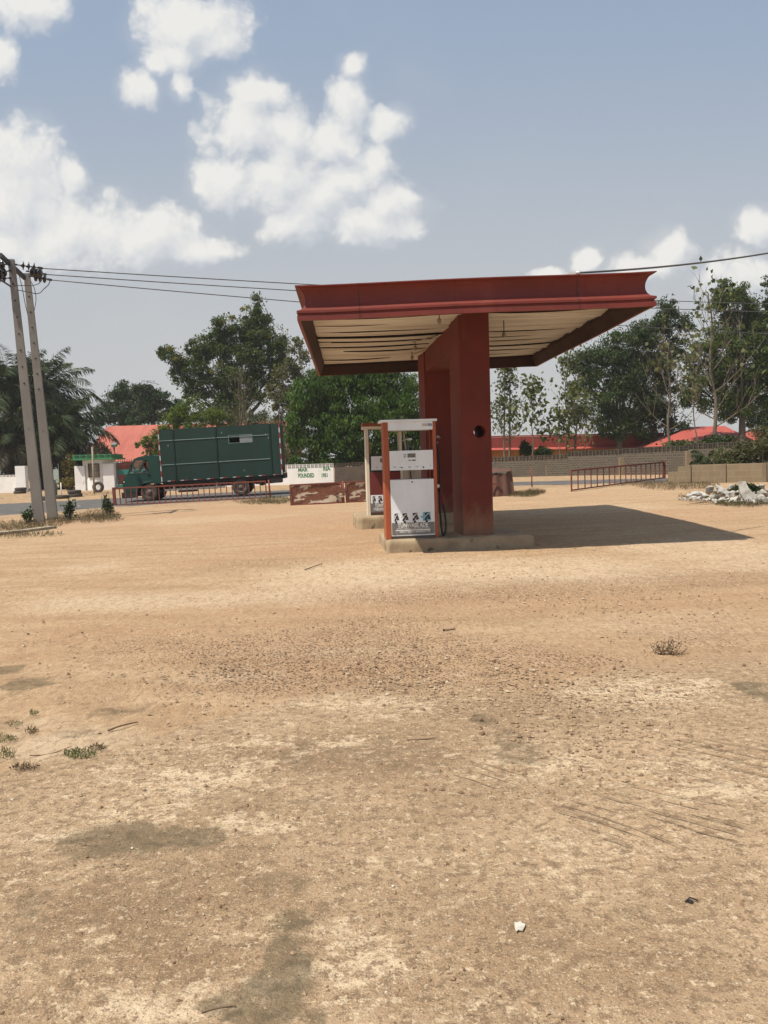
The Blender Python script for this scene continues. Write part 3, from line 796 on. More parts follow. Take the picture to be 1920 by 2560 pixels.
def lettering(text, h, mat, parent, loc, name='lettering', width=None, bold=.0, thick=.0015, rot=(math.pi / 2, 0, 0)):
    cu = bpy.data.curves.new(name, 'FONT'); cu.body = text; cu.size = h / .70; cu.extrude = thick; cu.offset = bold * h; cu.align_x = 'LEFT'; cu.resolution_u = 3
    tmp = bpy.data.objects.new('tmp', cu); SC.collection.objects.link(tmp)
    bpy.context.view_layer.update()
    me = bpy.data.meshes.new_from_object(tmp.evaluated_get(bpy.context.evaluated_depsgraph_get()))
    bpy.data.objects.remove(tmp); bpy.data.curves.remove(cu)
    xs_ = [v.co.x for v in me.vertices]; x0, x1 = min(xs_), max(xs_)
    k = (width / (x1 - x0)) if width else 1.0
    for v in me.vertices: v.co.x = (v.co.x - x0) * k
    me.materials.clear(); me.materials.append(mat); me.name = name
    o = bpy.data.objects.new(name, me); link(o, parent); o.location = loc; o.rotation_euler = rot
    return o

def picture(parent, x, z, w, h, mirror=False, blue=False):
    """small printed picture of a pump nozzle: dark ground, pale tube and grip"""
    y = -.0085
    mb = MB()
    def poly(pts, mi, dy): mb.prism([(x + a * w, z + b * h) for a, b in pts], y - dy, y - dy + .0012, mi)
    poly([(.05, .02), (1, .05), (.95, .98), (.08, 1)], 0, 0)
    poly([(.28, .52), (.82, .55), (.80, .94), (.30, .92)], 1, .0014)
    poly([(.62, .16), (.98, .22), (.86, .60), (.70, .52)], 1, .0014)
    poly([(.24, .10), (.44, .06), (.62, .34), (.72, .60), (.58, .64), (.44, .42), (.30, .34)], 1, .0014)
    poly([(.10, .48), (.48, .58), (.80, .84), (.70, .86), (.44, .68), (.10, .60)], 2, .0028)
    poly([(.38, -.16), (.64, -.14), (.62, .12), (.40, .10)], 1, .0028)
    if blue: poly([(-.16, .36), (.30, .44), (.52, .68), (.20, .66), (-.16, .56)], 3, .0042)
    mb.build('picture', [whitee if not blue else sky_i, ink, letter, sky_i], parent)

def label_print(panel, w, z0, h):
    """the trade label at the foot of the pump: grey field, pictures, lettering"""
    mb = MB(); mb.box((w / 2, -.006, z0 + h * .26), (w - .012, .003, h * .52)); mb.build('label_field', greyl, panel)
    mb = MB(); mb.box((w / 2, -.0055, z0 + h * .76), (w - .012, .0022, h * .47)); mb.build('label_backing', whitee, panel)
    for k, (px, ww) in enumerate(((.03, .15), (.20, .20), (.43, .21), (.71, .20))):
        picture(panel, w * px, z0 + h * .56, w * ww, h * .40, blue=(k in (3,)))
    lettering('TUNWASE ADE', h * .178, letter, panel, (w * .14, -.0090, z0 + h * .318), width=w * .70, bold=.04)
    lettering('GENERAL MERCHANT AND SERVICES LIMITED', h * .058, letter, panel, (w * .12, -.0090, z0 + h * .240), width=w * .75, bold=.0)
    mb = MB(); mb.box((w * .49, -.0085, z0 + h * .193), (w * .80, .0015, h * .05)); mb.build('label_line', letter, panel)
    mb = MB()
    for k in range(14):
        a0, a1 = math.pi * (.9 + 1.3 * k / 14), math.pi * (.9 + 1.3 * (k + 1) / 14); r0 = h * .05
        c0 = Vector((w * .12, -.0085, z0 + h * .115))
        mb.bar(c0 + Vector((math.cos(a0) * r0, 0, math.sin(a0) * r0)), c0 + Vector((math.cos(a1) * r0, 0, math.sin(a1) * r0)), .004, .002)
    mb.build('label_mark', letter, panel)
    lettering('08067748050, 08058567758', h * .075, letter, panel, (w * .18, -.0090, z0 + h * .080), width=w * .70, bold=.01)

def pump(label, fl, style):
    o = thing('fuel_pump', label, 'fuel pump', fl, ST_YAW, 'old fuel pumps on the islands')
    near = style == 'near'
    Wd, Dp, H = (.875, .46, 1.985) if near else (.80, .46, 2.03)
    post = orange if near else creamp
    pl = .085 if near else .065
    prt = .052 if near else .05
    for nm, x0, x1 in (('side_frame', 0, pl), ('side_frame', Wd - prt, Wd)):
        mb = MB(); outer = x0 == 0
        mb.b2((x0, 0, 0), (x1, .05, H - .04)); mb.b2((x0, Dp - .05, 0), (x1, Dp, H - .04))
        xa = x0 if outer else x1 - .012
        mb.b2((xa, .05, 0), (xa + .012, Dp - .05, H - .04))
        mb.build(nm, post, o, bevel=.004)
    px0, px1 = pl + .004, Wd - prt - .004
    pw = px1 - px0
    # cap
    mb = MB()
    if near:
        mb.b2((-.05, -.035, H - .040), (Wd + .02, Dp + .02, H)); mb.build('cap', whitee, o, bevel=.004)
        mb = MB(); mb.b2((px0 - .012, -.012, H - .178), (px1 + .004, .03, H - .0405)); hp = mb.build('header_panel', whitee, o, bevel=.003)
        lettering('PETRO', .040, orl, hp, (px1 - .170, -.0145, H - .118), width=.085, bold=.03); lettering('TECH', .040, navy, hp, (px1 - .080, -.0145, H - .118), width=.072, bold=.04)
        mb = MB(); mb.b2((px0, Dp - .05, H - .178), (px1, Dp - .01, H - .0405)); mb.build('header_panel', whitee, o)
    else:
        mb = MB(); mb.b2((-.06, -.03, H - .075), (Wd + .05, Dp + .02, H)); mb.build('cap', brownc, o, bevel=.004)
        mb = MB(); mb.b2((-.06, -.032, H - .125), (Wd + .05, Dp + .02, H - .0755)); mb.build('cap_band', creamp, o, bevel=.004)
    # display
    if near:
        z0, z1 = H - .84, H - .515
        mb = MB(); mb.b2((px0, -.010, z0), (px1 - .004, .014, z1)); dp = mb.build('display_panel', whitee, o, bevel=.003)
        mb = MB(); mb.b2((px0 + pw * .41, -.0125, z1 - .118), (px0 + pw * .595, -.0095, z1 - .050)); mb.build('screen', lcd, dp)
        mb = MB(); mb.b2((px0 + pw * .515, -.0125, z1 - .175), (px0 + pw * .595, -.0095, z1 - .152)); mb.build('screen', lcd, dp)
        lettering('SALE', .020, navy, dp, (px0 + pw * .325, -.0115, z1 - .078), width=.040, bold=.04)
        lettering('LITRE', .016, navy, dp, (px0 + pw * .315, -.0115, z1 - .112), width=.048, bold=.04)
        lettering('PRICE', .018, navy, dp, (px0 + pw * .43, -.0115, z1 - .172), width=.050, bold=.04)
        for fx, fw, fh, dz in ((.085, .036, .010, 0), (.225, .018, .008, -.004), (.255, .030, .016, -.014), (.43, .010, .024, -.008), (.455, .014, .014, -.008), (.575, .008, .012, -.006), (.615, .010, .026, -.006), (.64, .010, .008, 0), (.725, .010, .008, 0), (.755, .018, .030, -.018), (.778, .008, .012, -.02)):
            mb = MB(); mb.b2((px0 + pw * fx, -.0115, z0 + .058 + dz - fh / 2), (px0 + pw * fx + fw, -.0098, z0 + .058 + dz + fh / 2)); mb.build('peeling_print', ink, dp)
        mb = MB(); mb.b2((px0 + .01, Dp - .05, z0), (px1 - .01, Dp - .03, z1)); mb.build('back_panel', dark, o)
    else:
        z0, z1 = H - 1.18, H - .70
        mb = MB(); mb.b2((px0 - .004, .0, z0 + .10), (px1 + .004, Dp - .05, z1)); dp = mb.build('display_panel', dark, o)
        mb = MB(); mb.b2((px0 + .04, -.006, z0 + .145), (px1 - .02, -.0005, z1 - .03)); mb.build('face_plate', whitee, dp)
        mb = MB(); mb.b2((px0 + .24, -.0085, z1 - .17), (px0 + .40, -.0062, z1 - .08)); mb.build('screen', lcd, dp)
        for k in range(3): mb = MB(); mb.b2((px0 + .14 + .12 * k, -.008, z0 + .195), (px0 + .165 + .12 * k, -.0062, z0 + .205)); mb.build('key_print', ink, dp)
    # lower cabinet
    z1 = H - .995 if near else H - 1.082
    zf = .05 if near else .045
    mb = MB(); mb.b2((px0, -.004, zf), (px1, Dp - .06, z1)) if not near else mb.b2((px0, -.004, zf), (px1, .02, z1))
    lp = mb.build('lower_panel', whitee if near else maroon, o, bevel=.003)
    if near:
        mb = MB(); mb.lathe([(0, -.006), (.012, -.006), (.012, .001)], (px0 + pw * .50, -.005, z1 - .045), (0, 1, 0), 14); mb.build('lock', ink, lp)
        mb = MB(); mb.b2((px0, Dp - .05, zf), (px1, Dp - .03, z1)); mb.build('back_panel', whitee, o)
    h = .385
    # printing is laid out from the panel's lower left corner
    before = set(bpy.data.objects)
    label_print(lp, pw, 0, h)
    for ob in bpy.data.objects:
        if ob not in before and ob.parent == lp:
            ob.location = ob.location + Vector((px0, 0, zf + .02))
    mb = MB(); mb.b2((px0 + .006, .012, 0), (px1 - .006, Dp - .05, zf + .002)); mb.build('plinth', greyd, o)
    return o, Wd, Dp, H
p1 = sp_frame(-1.325, -.135, ISL1_Z + .002)
pump1, PW1, PD1, PH1 = pump('nearer fuel pump with orange frame and white front panels', p1, 'near')
p2 = sp_frame(-1.345, 4.36, ISL2_Z + .003)
pump2, PW2, PD2, PH2 = pump('rear fuel pump with cream frame, dark display and brown cap', p2, 'rear')

# hose and nozzle of the nearer pump
hosem = pm('black rubber hose', (.022, .018, .018), None, 6, rough=.5, spec=.4)
redn = pm('red nozzle grip', (.22, .03, .03), None, 4, rough=.5)
hs = thing('fuel_hose', 'black fuel hose hanging in a long loop on the nearer pump side', 'fuel hose', p1, ST_YAW)
X = PW1
mb = MB()
def bez(p, n=14):
    out = []
    p = [Vector(q) for q in p]
    for i in range(len(p) - 1):
        p0 = p[max(i - 1, 0)]; p1_ = p[i]; p2_ = p[i + 1]; p3 = p[min(i + 2, len(p) - 1)]
        for k in range(n):
            t = k / n
            out.append(.5 * ((2 * p1_) + (p2_ - p0) * t + (2 * p0 - 5 * p1_ + 4 * p2_ - p3) * t * t + (3 * p1_ - p0 - 3 * p2_ + p3) * t ** 3))
    out.append(p[-1]); return out
mb.tube(bez([(X + .015, .20, 1.62), (X + .05, .17, 1.50), (X + .075, .14, 1.2), (X + .07, .13, .85), (X + .055, .12, .62), (X + .06, .12, .35), (X + .075, .12, .12), (X + .105, .13, .025), (X + .14, .14, .09), (X + .15, .15, .25), (X + .135, .16, .42), (X + .115, .17, .55)]), .017, 8)
mb.build('hose', hosem, hs)
mb = MB(); mb.tube([(X + .115, .17, .55), (X + .11, .17, .66), (X + .09, .17, .72), (X + .03, .18, .80)], [.018, .022, .02, .014], 10); mb.build('nozzle_grip', redn, hs)
mb = MB(); mb.b2((X + .004, .12, .835), (X + .065, .20, .885)); mb.build('nozzle_rest', whitep, hs, bevel=.006)
mb = MB(); mb.tube([(X, .2, 1.66), (X + .06, .2, 1.70), (X + .10, .2, 1.665)], [.02, .028, .016], 8); mb.tube([(X + .03, .2, 1.60), (X + .06, .2, 1.58)], .02, 8); mb.build('swivel', steel, hs)
# sticks propped in the frames
def stick(label, a, b, w, mat, rest=None):
    a, b = Vector(a), Vector(b); mb = MB(); mid = (a + b) / 2
    mb.bar(a - mid, b - mid, w, w * .6)
    return tag(mb.build('wooden_stick', mat, None, loc=mid, bevel=.004), label, 'wooden stick', 'wooden sticks propped in the pumps')
def inp1(x, y, z): return Matrix.Translation(p1) @ Matrix.Rotation(ST_YAW, 4, 'Z') @ Vector((x, y, z))
def inp2(x, y, z): return Matrix.Translation(p2) @ Matrix.Rotation(ST_YAW, 4, 'Z') @ Vector((x, y, z))
mb = MB(); mb.box((0, 0, 0), (.036, .03, .07)); sc_ = inp1(.345, .2, PH1 + .036)
tag(mb.build('wooden_stub', wood_g, None, loc=sc_, bevel=.004), 'short wooden stub standing on top of the nearer white pump', 'wooden stub')
stick('thin slanted stick inside the open top of the nearer pump', inp1(.44, .17, .99), inp1(.355, .19, 1.80), .030, wood_g)
stick('short yellow stick standing left above the rear pump display', inp2(.10, .2, PH2 - .698), inp2(.10, .2, PH2 - .40), .062, wood)
stick('short yellow stick seen between the frame posts of the nearer pump', inp2(.50, .2, PH2 - .698), inp2(.485, .2, PH2 - .40), .062, wood)
rd = thing('spare_nozzle', 'thin steel rod with white top inside the nearer pump', 'nozzle rod', inp1(.47, .24, .99), ST_YAW)
mb = MB(); mb.tube([(0, 0, 0), (-.03, 0, .40), (-.045, 0, .66)], .010, 6); mb.build('rod', steel, rd)
mb = MB(); mb.b2((-.05, -.02, .655), (.03, .02, .69)); mb.tube([(-.05, 0, .67), (-.13, 0, .655)], .012, 6); mb.build('white_top', whitep, rd, bevel=.004)
# ------------------------------------------------------------------ truck
tgreen = pm('dark green truck paint', (.012, .050, .036), (.010, .041, .030), 1.2, rough=.45, bump=.02, c3=(.05, .085, .065), s3=7, t3=.70)
bgreen = pm('dull green box paint', (.012, .035, .027), (.010, .029, .022), .9, rough=.6, bump=.03, stretch=(1, 1, .5), c3=(.045, .075, .062), s3=6, t3=.68)
pale_g = pm('pale grey green trim', (.20, .27, .25), None, 3, rough=.6)
trub = pm('tyre rubber', (.055, .045, .038), (.085, .068, .052), 5, rough=.9)
rimm = pm('dusty rim', (.16, .135, .11), (.09, .075, .06), 8, rough=.7, metal=.2)
chas = pm('black chassis', (.020, .019, .018), (.04, .034, .028), 3, rough=.8)
retro_w = pm('white reflective tape', (.48, .48, .46), None, 9, rough=.5); retro_r = pm('red reflective tape', (.30, .030, .030), None, 9, rough=.5)
glassm, gnt_ = new_mat('cab glass'); finish(gnt_, (.30, .33, .33), .08, 0, None, spec=.8, Alpha=.25)
skin = pm('brown skin', (.10, .055, .035), None, 6, rough=.6)
shirt = pm('white shirt', (.62, .62, .60), (.50, .50, .49), 8, rough=.9)

tf = gp(369, 1251); tr = gp(596, 1241)
T_YAW = math.radians(3.0)
fw_xy = at(369, 1251, 40.9); fx, fy = fw_xy.x + .05, 42.0
rx_, ry_ = fx + 4.5 * math.cos(T_YAW), fy + 4.5 * math.sin(T_YAW)
ROADZ = .035
zf_, zr_ = gz(fx, fy) + ROADZ, gz(rx_, ry_) + ROADZ
slope = math.atan2(zr_ - zf_, 4.5) 
truck = thing('box_truck', 'dark green box truck with cab facing left on the road', 'truck', (fx, fy, zf_))
truck.rotation_euler = (0, -slope - math.radians(.7), T_YAW)
# local frame: origin at the front wheel's foot, x towards the tail, y away from the viewer
YH = 1.12
def tl(x, z): return (x, z)
mb = MB()
cabp = [(-1.24, .62), (-1.27, .95), (-1.20, 1.18), (-.98, 1.42), (-.66, 2.05), (-.58, 2.13), (-.40, 2.20), (.26, 2.27), (.40, 2.22), (.60, 2.02), (.62, .86), (.50, .84), (.46, .70), (.38, .86), (0.20, .95), (-.10, .97), (-.36, .90), (-.50, .70), (-.54, .50), (-1.20, .50)]
# cab shell: two skins with window openings on the near side, closed elsewhere
def skin_panel(y, n):  # outer side wall as strips around the window
    mb.prism([(-1.24, .62), (-1.27, .95), (-1.20, 1.18), (-.98, 1.42), (.62, 1.42), (.62, .86), (.50, .84), (.38, .87), (.20, .96), (-.10, .98), (-.36, .90), (-.50, .70), (-.54, .50), (-1.20, .50)], y, y + n * .04)
    mb.prism([(-.98, 1.42), (-.66, 2.05), (-.58, 2.13), (-.545, 2.02), (-.89, 1.42)], y, y + n * .04)
    mb.prism([(-.58, 2.13), (-.40, 2.20), (.26, 2.27), (.40, 2.22), (.30, 2.02), (-.545, 2.02)], y, y + n * .04)
    mb.prism([(.05, 1.42), (.05, 2.02), (.30, 2.02), (.40, 2.22), (.60, 2.02), (.62, 1.42)], y, y + n * .04)
skin_panel(-YH, 1); skin_panel(YH, -1)
mb.prism([(-1.24, .50), (-1.27, .95), (-1.20, 1.18), (-.98, 1.42), (-.95, 1.40), (-1.16, 1.16), (-1.22, .95), (-1.19, .50)], -YH + .04, YH - .04)
mb.prism([(-.66, 2.05), (-.58, 2.13), (-.40, 2.20), (.26, 2.27), (.40, 2.22), (.60, 2.02), (.56, 2.0), (.38, 2.17), (.25, 2.22), (-.40, 2.15), (-.55, 2.08)], -YH + .04, YH - .04)
mb.b2((.57, -YH + .04, .86), (.62, YH - .04, 2.0))
mb.b2((-1.15, -YH + .04, .86), (.57, YH - .04, .90))
cab = mb.build('cab', tgreen, truck, bevel=.018)
mb = MB(); mb.prism([(-.955, 1.45), (-.64, 2.04), (-.61, 2.05), (-.93, 1.45)], -YH + .08, YH - .08); mb.build('windshield', glassm, truck)
mb = MB(); mb.prism([(-.86, 1.44), (-.66, 1.80), (-.66, 1.44)], -YH + .012, -YH + .02); mb.build('quarter_glass', glassm, truck)
mb = MB()
mb.b2((-.665, -YH - .004, 1.42), (-.645, -YH + .03, 1.86)); mb.b2((-.98, -YH - .012, 1.395), (.05, -YH - .001, 1.425))
mb.b2((-.62, -YH - .008, .98), (-.612, -YH - .001, 1.40)); mb.b2((.42, -YH - .008, .90), (.428, -YH - .001, 1.95))
mb.build('door_seam', pm('grey green seam', (.05, .11, .09), None, 3), truck)
mb = MB(); mb.b2((-.05, -YH - .02, 1.27), (.14, -YH - .001, 1.34)); mb.b2((-.02, -YH - .035, 1.29), (.10, -YH - .02, 1.31)); mb.build('door_handle', chas, truck)
mb = MB(); mb.tube([(-.70, -YH, 1.48), (-.74, -YH - .22, 1.60), (-.72, -YH - .24, 1.75)], .014, 6); mb.b2((-.75, -YH - .31, 1.50), (-.70, -YH - .16, 1.86)); mb.build('wing_mirror', chas, truck, bevel=.01)
mb = MB(); mb.b2((-1.33, -YH + .01, .22), (-.56, -YH + .10, .50)); mb.b2((-1.33, -YH + .10, .22), (-1.20, YH - .1, .50)); mb.b2((-1.33, YH - .10, .22), (-.56, YH - .01, .50)); mb.build('bumper', chas, truck, bevel=.03)
mb = MB(); mb.box((-1.245, -YH + .16, .80), (.05, .18, .16)); mb.build('headlight', pm('lamp glass', (.6, .6, .56), None, 6, rough=.2), truck, bevel=.01)
mb = MB(); mb.box((-1.245, YH - .16, .80), (.05, .18, .16)); mb.build('headlight', _mc['lamp glass'], truck, bevel=.01)
mb = MB(); mb.box((-1.17, -YH - .008, 1.02), (.05, .014, .07)); mb.build('side_marker', _mc['lamp glass'], truck)
mb2 = MB()
pts = [(.50 * math.cos(t), -YH - .015, .46 + .50 * math.sin(t)) for t in np.linspace(math.radians(28), math.radians(152), 14)]
mb2.tube(pts, .022, 6); mb2.build('wheel_arch', tgreen, truck)
mb = MB(); mb.b2((-.42, -.65, .96), (.05, -.12, 1.12)); mb.b2((.0, -.65, 1.12), (.12, -.12, 1.70)); mb.b2((-.20, .15, 1.0), (.35, .8, 1.15)); mb.b2((.22, .15, 1.15), (.35, .8, 1.75)); mb.build('seats', dark, truck, bevel=.03)
# box body
BX0, BX1, BZ0, BZ1, BY = .66, 6.62, .90, 3.46, 1.20
mb = MB()
WX0, WX1, WZ0, WZ1 = 4.10, 5.23, 2.62, 2.98
for (xa, xb, za, zb) in ((BX0, WX0, BZ0, BZ1), (WX1, BX1, BZ0, BZ1), (WX0, WX1, BZ0, WZ0), (WX0, WX1, WZ1, BZ1)): mb.b2((xa, -BY, za), (xb, -BY + .05, zb))
mb.b2((BX0, BY - .05, BZ0), (BX1, BY, BZ1)); mb.b2((BX0, -BY + .05, BZ0), (BX0 + .05, BY - .05, BZ1)); mb.b2((BX1 - .05, -BY + .05, BZ0), (BX1, BY - .05, BZ1))
mb.b2((BX0 + .05, -BY + .05, BZ1 - .05), (BX1 - .05, BY - .05, BZ1)); mb.b2((BX0 + .05, -BY + .05, BZ0), (BX1 - .05, BY - .05, BZ0 + .06))
body = mb.build('box_body', bgreen, truck)
for x in (1.36, 3.44, 6.08): mb = MB(); mb.b2((x, -BY - .03, BZ0), (x + .06, -BY - .002, BZ1)); mb.build('upright_rib', pm('darker green rib', (.007, .022, .019), None, 2, rough=.6), truck)
mb = MB()
for z in (2.90, 1.72): mb.b2((BX0, -BY - .022, z), (6.06, -BY - .003, z + .035))
mb.build('side_rail', pale_g, truck)
mb = MB(); t_ = .022
mb.b2((WX0 - t_, -BY - .012, WZ0 - t_), (WX1 + t_, -BY - .001, WZ0)); mb.b2((WX0 - t_, -BY - .012, WZ1), (WX1 + t_, -BY - .001, WZ1 + t_)); mb.b2((WX0 - t_, -BY - .012, WZ0), (WX0, -BY - .001, WZ1)); mb.b2((WX1, -BY - .012, WZ0), (WX1 + t_, -BY - .001, WZ1))
wf = mb.build('window_frame', pale_g, truck)
mb = MB(); mb.b2((WX0 + .52, -BY + .006, WZ0), (WX1, -BY + .02, WZ1)); mb.build('window_pane', pm('grey pane', (.22, .24, .235), None, 2, rough=.3), wf)
def tape(x0, z0, x1, z1, m_): mb = MB(); mb.b2((x0, -BY - .009, z0), (x1, -BY - .0005, z1)); mb.build('reflective_tape', m_, truck)
for za in np.arange(BZ0 + .02, BZ1 - .15, .52):
    for x in (BX0 - .004, BX1 - .055):
        tape(x, za, x + .055, za + .24, retro_w); tape(x, za + .242, x + .055, min(za + .50, BZ1), retro_r)
for x in np.arange(BX0 + .3, BX1 - .4, .64): tape(x, BZ0 + .012, x + .16, BZ0 + .050, retro_w); tape(x + .18, BZ0 + .012, x + .35, BZ0 + .050, retro_r)
for (x, z) in ((4.72, 1.18), (3.75, 3.10), (1.1, 2.62), (6.02, 2.72), (5.9, 2.9)): mb = MB(); mb.b2((x, -BY - .006, z), (x + .03, -BY - .0006, z + .10)); mb.build('paint_chip', pale_g, truck)
# chassis
mb = MB(); mb.b2((-.6, -.45, .52), (6.5, -.34, .74)); mb.b2((-.6, .34, .52), (6.5, .45, .74))
for x in (.9, 2.2, 3.3, 5.4, 6.4): mb.b2((x, -.95, .70), (x + .12, .95, .86))
mb.b2((1.4, -.95, .34), (2.3, -.50, .72)); mb.b2((2.5, -.9, .42), (3.3, -.5, .70)); mb.b2((5.2, -.6, .50), (6.1, .6, .80))
mb.tube([(4.5, -.9, .43), (4.5, .9, .43)], .09, 8); mb.tube([(0, -.9, .43), (0, .9, .43)], .07, 8)
mb.b2((-.9, -.7, .35), (.5, .7, .55)); mb.b2((.70, -1.12, .745), (6.5, 1.12, .893))
mb.build('chassis', chas, truck)
mb = MB(); mb.b2((.80, -BY + .02, .44), (3.75, -BY + .06, .54)); mb.b2((1.2, -BY + .06, .46), (1.26, -.5, .74)); mb.b2((3.3, -BY + .06, .46), (3.36, -.5, .74)); mb.build('side_guard', pm('grey guard rail', (.25, .235, .21), None, 3, rough=.6), truck)
mb = MB(); mb.b2((5.10, -BY + .10, .30), (5.14, -.6, .86)); mb.build('mudflap', chas, truck)
mb = MB(); mb.tube([(5.55, -.95, .62), (5.55, -.35, .62)], .20, 16); mb.build('spare_tank', chas, truck)
mb = MB(); mb.b2((6.0, -BY + .05, .52), (6.55, -BY + .25, .82)); mb.b2((6.62, -BY + .05, .72), (6.70, BY - .05, .98)); mb.b2((6.62, -BY + .03, 1.05), (6.68, -BY + .13, 1.30)); mb.build('rear_bumper', chas, truck)
mb = MB(); mb.tube([(6.68, -BY + .05, .98), (6.80, -BY + .02, 1.02), (6.82, -BY + .02, 1.30)], .03, 6); mb.build('tail_hook', pm('tan rope', (.42, .33, .20), None, 6), truck)
wheel_me = {}
def wheel(x, ys, dual=False):
    for y, sgn in ys:
        mb = MB(); R = .42; w2 = .125
        mb.lathe([(.25, -w2), (.34, -w2 - .005), (R - .04, -w2), (R, -w2 + .05), (R, w2 - .05), (R - .04, w2), (.25, w2)], (x, y, R), (0, 1, 0), 32)
        wh = mb.build('wheel', trub, truck)
        mb = MB(); d = .03 if not dual else .09
        mb.lathe([(.255, -w2), (.235, -w2 + .02), (.20, -w2 + d), (.11, -w2 + d - .03), (.105, -w2 + d - .07), (.05, -w2 + d - .09), (0, -w2 + d - .09)], (x, y, R), (0, sgn, 0), 24)
        for k in range(8):
            t = k * math.pi / 4; mb.lathe([(.016, 0), (.016, -.02), (0, -.02)], (x + .15 * math.cos(t), y + sgn * (-w2 + d - .015), R + .15 * math.sin(t)), (0, sgn, 0), 6)
        mb.build('rim', rimm, wh)
wheel(0, ((-.98, 1), (.98, -1))); wheel(4.5, ((-1.0, 1), (.70, -1), (1.0, -1)), True)
# driver
def skinned(name, nodes, edges, mat, parent=None, loc=(0, 0, 0), rot=0, sub=2):
    me = bpy.data.meshes.new(name); me.from_pydata([n[0] for n in nodes], edges, [])
    o = bpy.data.objects.new(name, me); SC.collection.objects.link(o)
    sk = o.modifiers.new('skin', 'SKIN'); sb = o.modifiers.new('sub', 'SUBSURF'); sb.levels = sub; sb.render_levels = sub
    for i, n in enumerate(nodes):
        r = n[1] if hasattr(n[1], '__len__') else (n[1], n[1]); me.skin_vertices[0].data[i].radius = r
    me.skin_vertices[0].data[0].use_root = True
    bpy.context.view_layer.update()
    me2 = bpy.data.meshes.new_from_object(o.evaluated_get(bpy.context.evaluated_depsgraph_get()))
    bpy.data.objects.remove(o); bpy.data.meshes.remove(me)
    for p in me2.polygons: p.use_smooth = True
    me2.materials.clear(); me2.materials.append(mat); me2.name = name
    o = bpy.data.objects.new(name, me2); link(o, parent); o.location = loc; o.rotation_euler = (0, 0, rot); return o
drv_p = truck.matrix_basis @ Vector((-.22, -.40, 1.12))
nodes = [((0, 0, .05), .16), ((0, 0, .25), (.15, .13)), ((-.02, 0, .43), (.17, .12)), ((-.03, 0, .53), .07), ((-.05, 0, .60), .055), ((-.07, 0, .70), (.085, .095)), ((-.07, 0, .80), (.075, .085)),
         ((-.02, -.20, .44), .065), ((-.10, -.26, .28), .05), ((-.34, -.20, .30), .04), ((-.42, -.19, .33), .045), ((-.02, .20, .44), .065), ((-.10, .26, .28), .05), ((-.34, .16, .30), .04), ((-.42, .14, .33), .045)]
edges = [(0, 1), (1, 2), (2, 3), (3, 4), (4, 5), (5, 6), (2, 7), (7, 8), (8, 9), (9, 10), (2, 11), (11, 12), (12, 13), (13, 14)]
drv = skinned('person', nodes, edges, skin, None, drv_p, T_YAW)
tag(drv, 'person in a white shirt sitting at the wheel of the green truck', 'person')
nodes = [((0, 0, .03), .175), ((0, 0, .25), (.165, .145)), ((-.02, 0, .44), (.18, .13)), ((-.03, 0, .50), .09), ((-.02, -.21, .44), .08), ((-.08, -.26, .32), .065), ((-.02, .21, .44), .08), ((-.08, .26, .32), .065)]
skinned('shirt', nodes, [(0, 1), (1, 2), (2, 3), (2, 4), (4, 5), (2, 6), (6, 7)], shirt, drv)
mb = MB(); mb.lathe([(.02, .115), (.07, .10), (.096, .05), (.100, .0), (.09, -.015)], (-.065, 0, .80), (0, 0, 1), 14); mb.build('cap', shirt, drv)
mb = MB(); mb.lathe([(.19, -.012), (.205, 0), (.19, .012), (.178, 0), (.19, -.012)], (-.74, -.40, 1.46), (-.5, 0, .86), 20); mb.tube([(-.74, -.40, 1.46), (-.92, -.40, 1.2)], .02, 6); mb.build('steering_wheel', dark, truck)

# ------------------------------------------------------------------ railings at the edge of the forecourt
rustr = pm('rusty red paint', (.200, .050, .034), (.140, .046, .030), 5, rough=.75, bump=.2, c3=(.10, .05, .03), s3=20, t3=.60)
def railing(label, pl, pr, h, nbars, lean, group, posts=(1, 1), extra=None):
    pl = Vector(pl); pr = Vector(pr); o = thing('railing', label, 'railing', pl, 0, group)
    d = pr - pl; L = d.length; up = Vector((lean, 0, h))
    mb = MB(); mb.bar((0, 0, .05), d + Vector((0, 0, .05)), .045, .045); mb.build('rail', rustr, o)
    mb = MB(); mb.bar(up, d + up, .062, .062); mb.build('rail', rustr, o)
    for i in range(1, nbars):
        b = d * (i / nbars); f = random.uniform(-.006, .006)
        mb = MB(); mb.bar(b + Vector((f, 0, .05)), b + up + Vector((f, 0, 0)), .036, .036); mb.build('baluster', rustr, o)
    for k, b in enumerate((Vector((0, 0, 0)), d)):
        w_ = .05 if posts[k] == 1 else .12
        mb = MB(); mb.bar(b + Vector((0, 0, -.08)), b + up * (1.02 if posts[k] == 1 else 1.06), w_, w_); mb.build('post', rustr, o)
    return o
a, b = gp(288, 1265), gp(667, 1247)
railing('long low red railing in front of the green truck', a, b, .80, 27, -.03, 'red railings along the forecourt edge', (2, 1))
q = gp(676, 1244)
mb = MB(); mb.tube([(0, 0, -.1), (-.05, 0, .84)], .045, 10); tag(mb.build('railing_post', rustr, None, loc=q), 'round red post beside the right end of the long railing', 'post')
a, b = gp(1429, 1229), gp(1660, 1197)
railing('short tilted red railing in front of the right block wall end', a, b, .75, 17, 0, 'red railings along the forecourt edge', (1, 2))
q = gp(1330, 1217)
mb = MB(); mb.tube([(0, 0, -.1), (-.012, 0, .86)], .028, 8); tag(mb.build('railing_post', rustr, None, loc=q), 'thin red post standing alone in dry weeds right of the pillar', 'post')

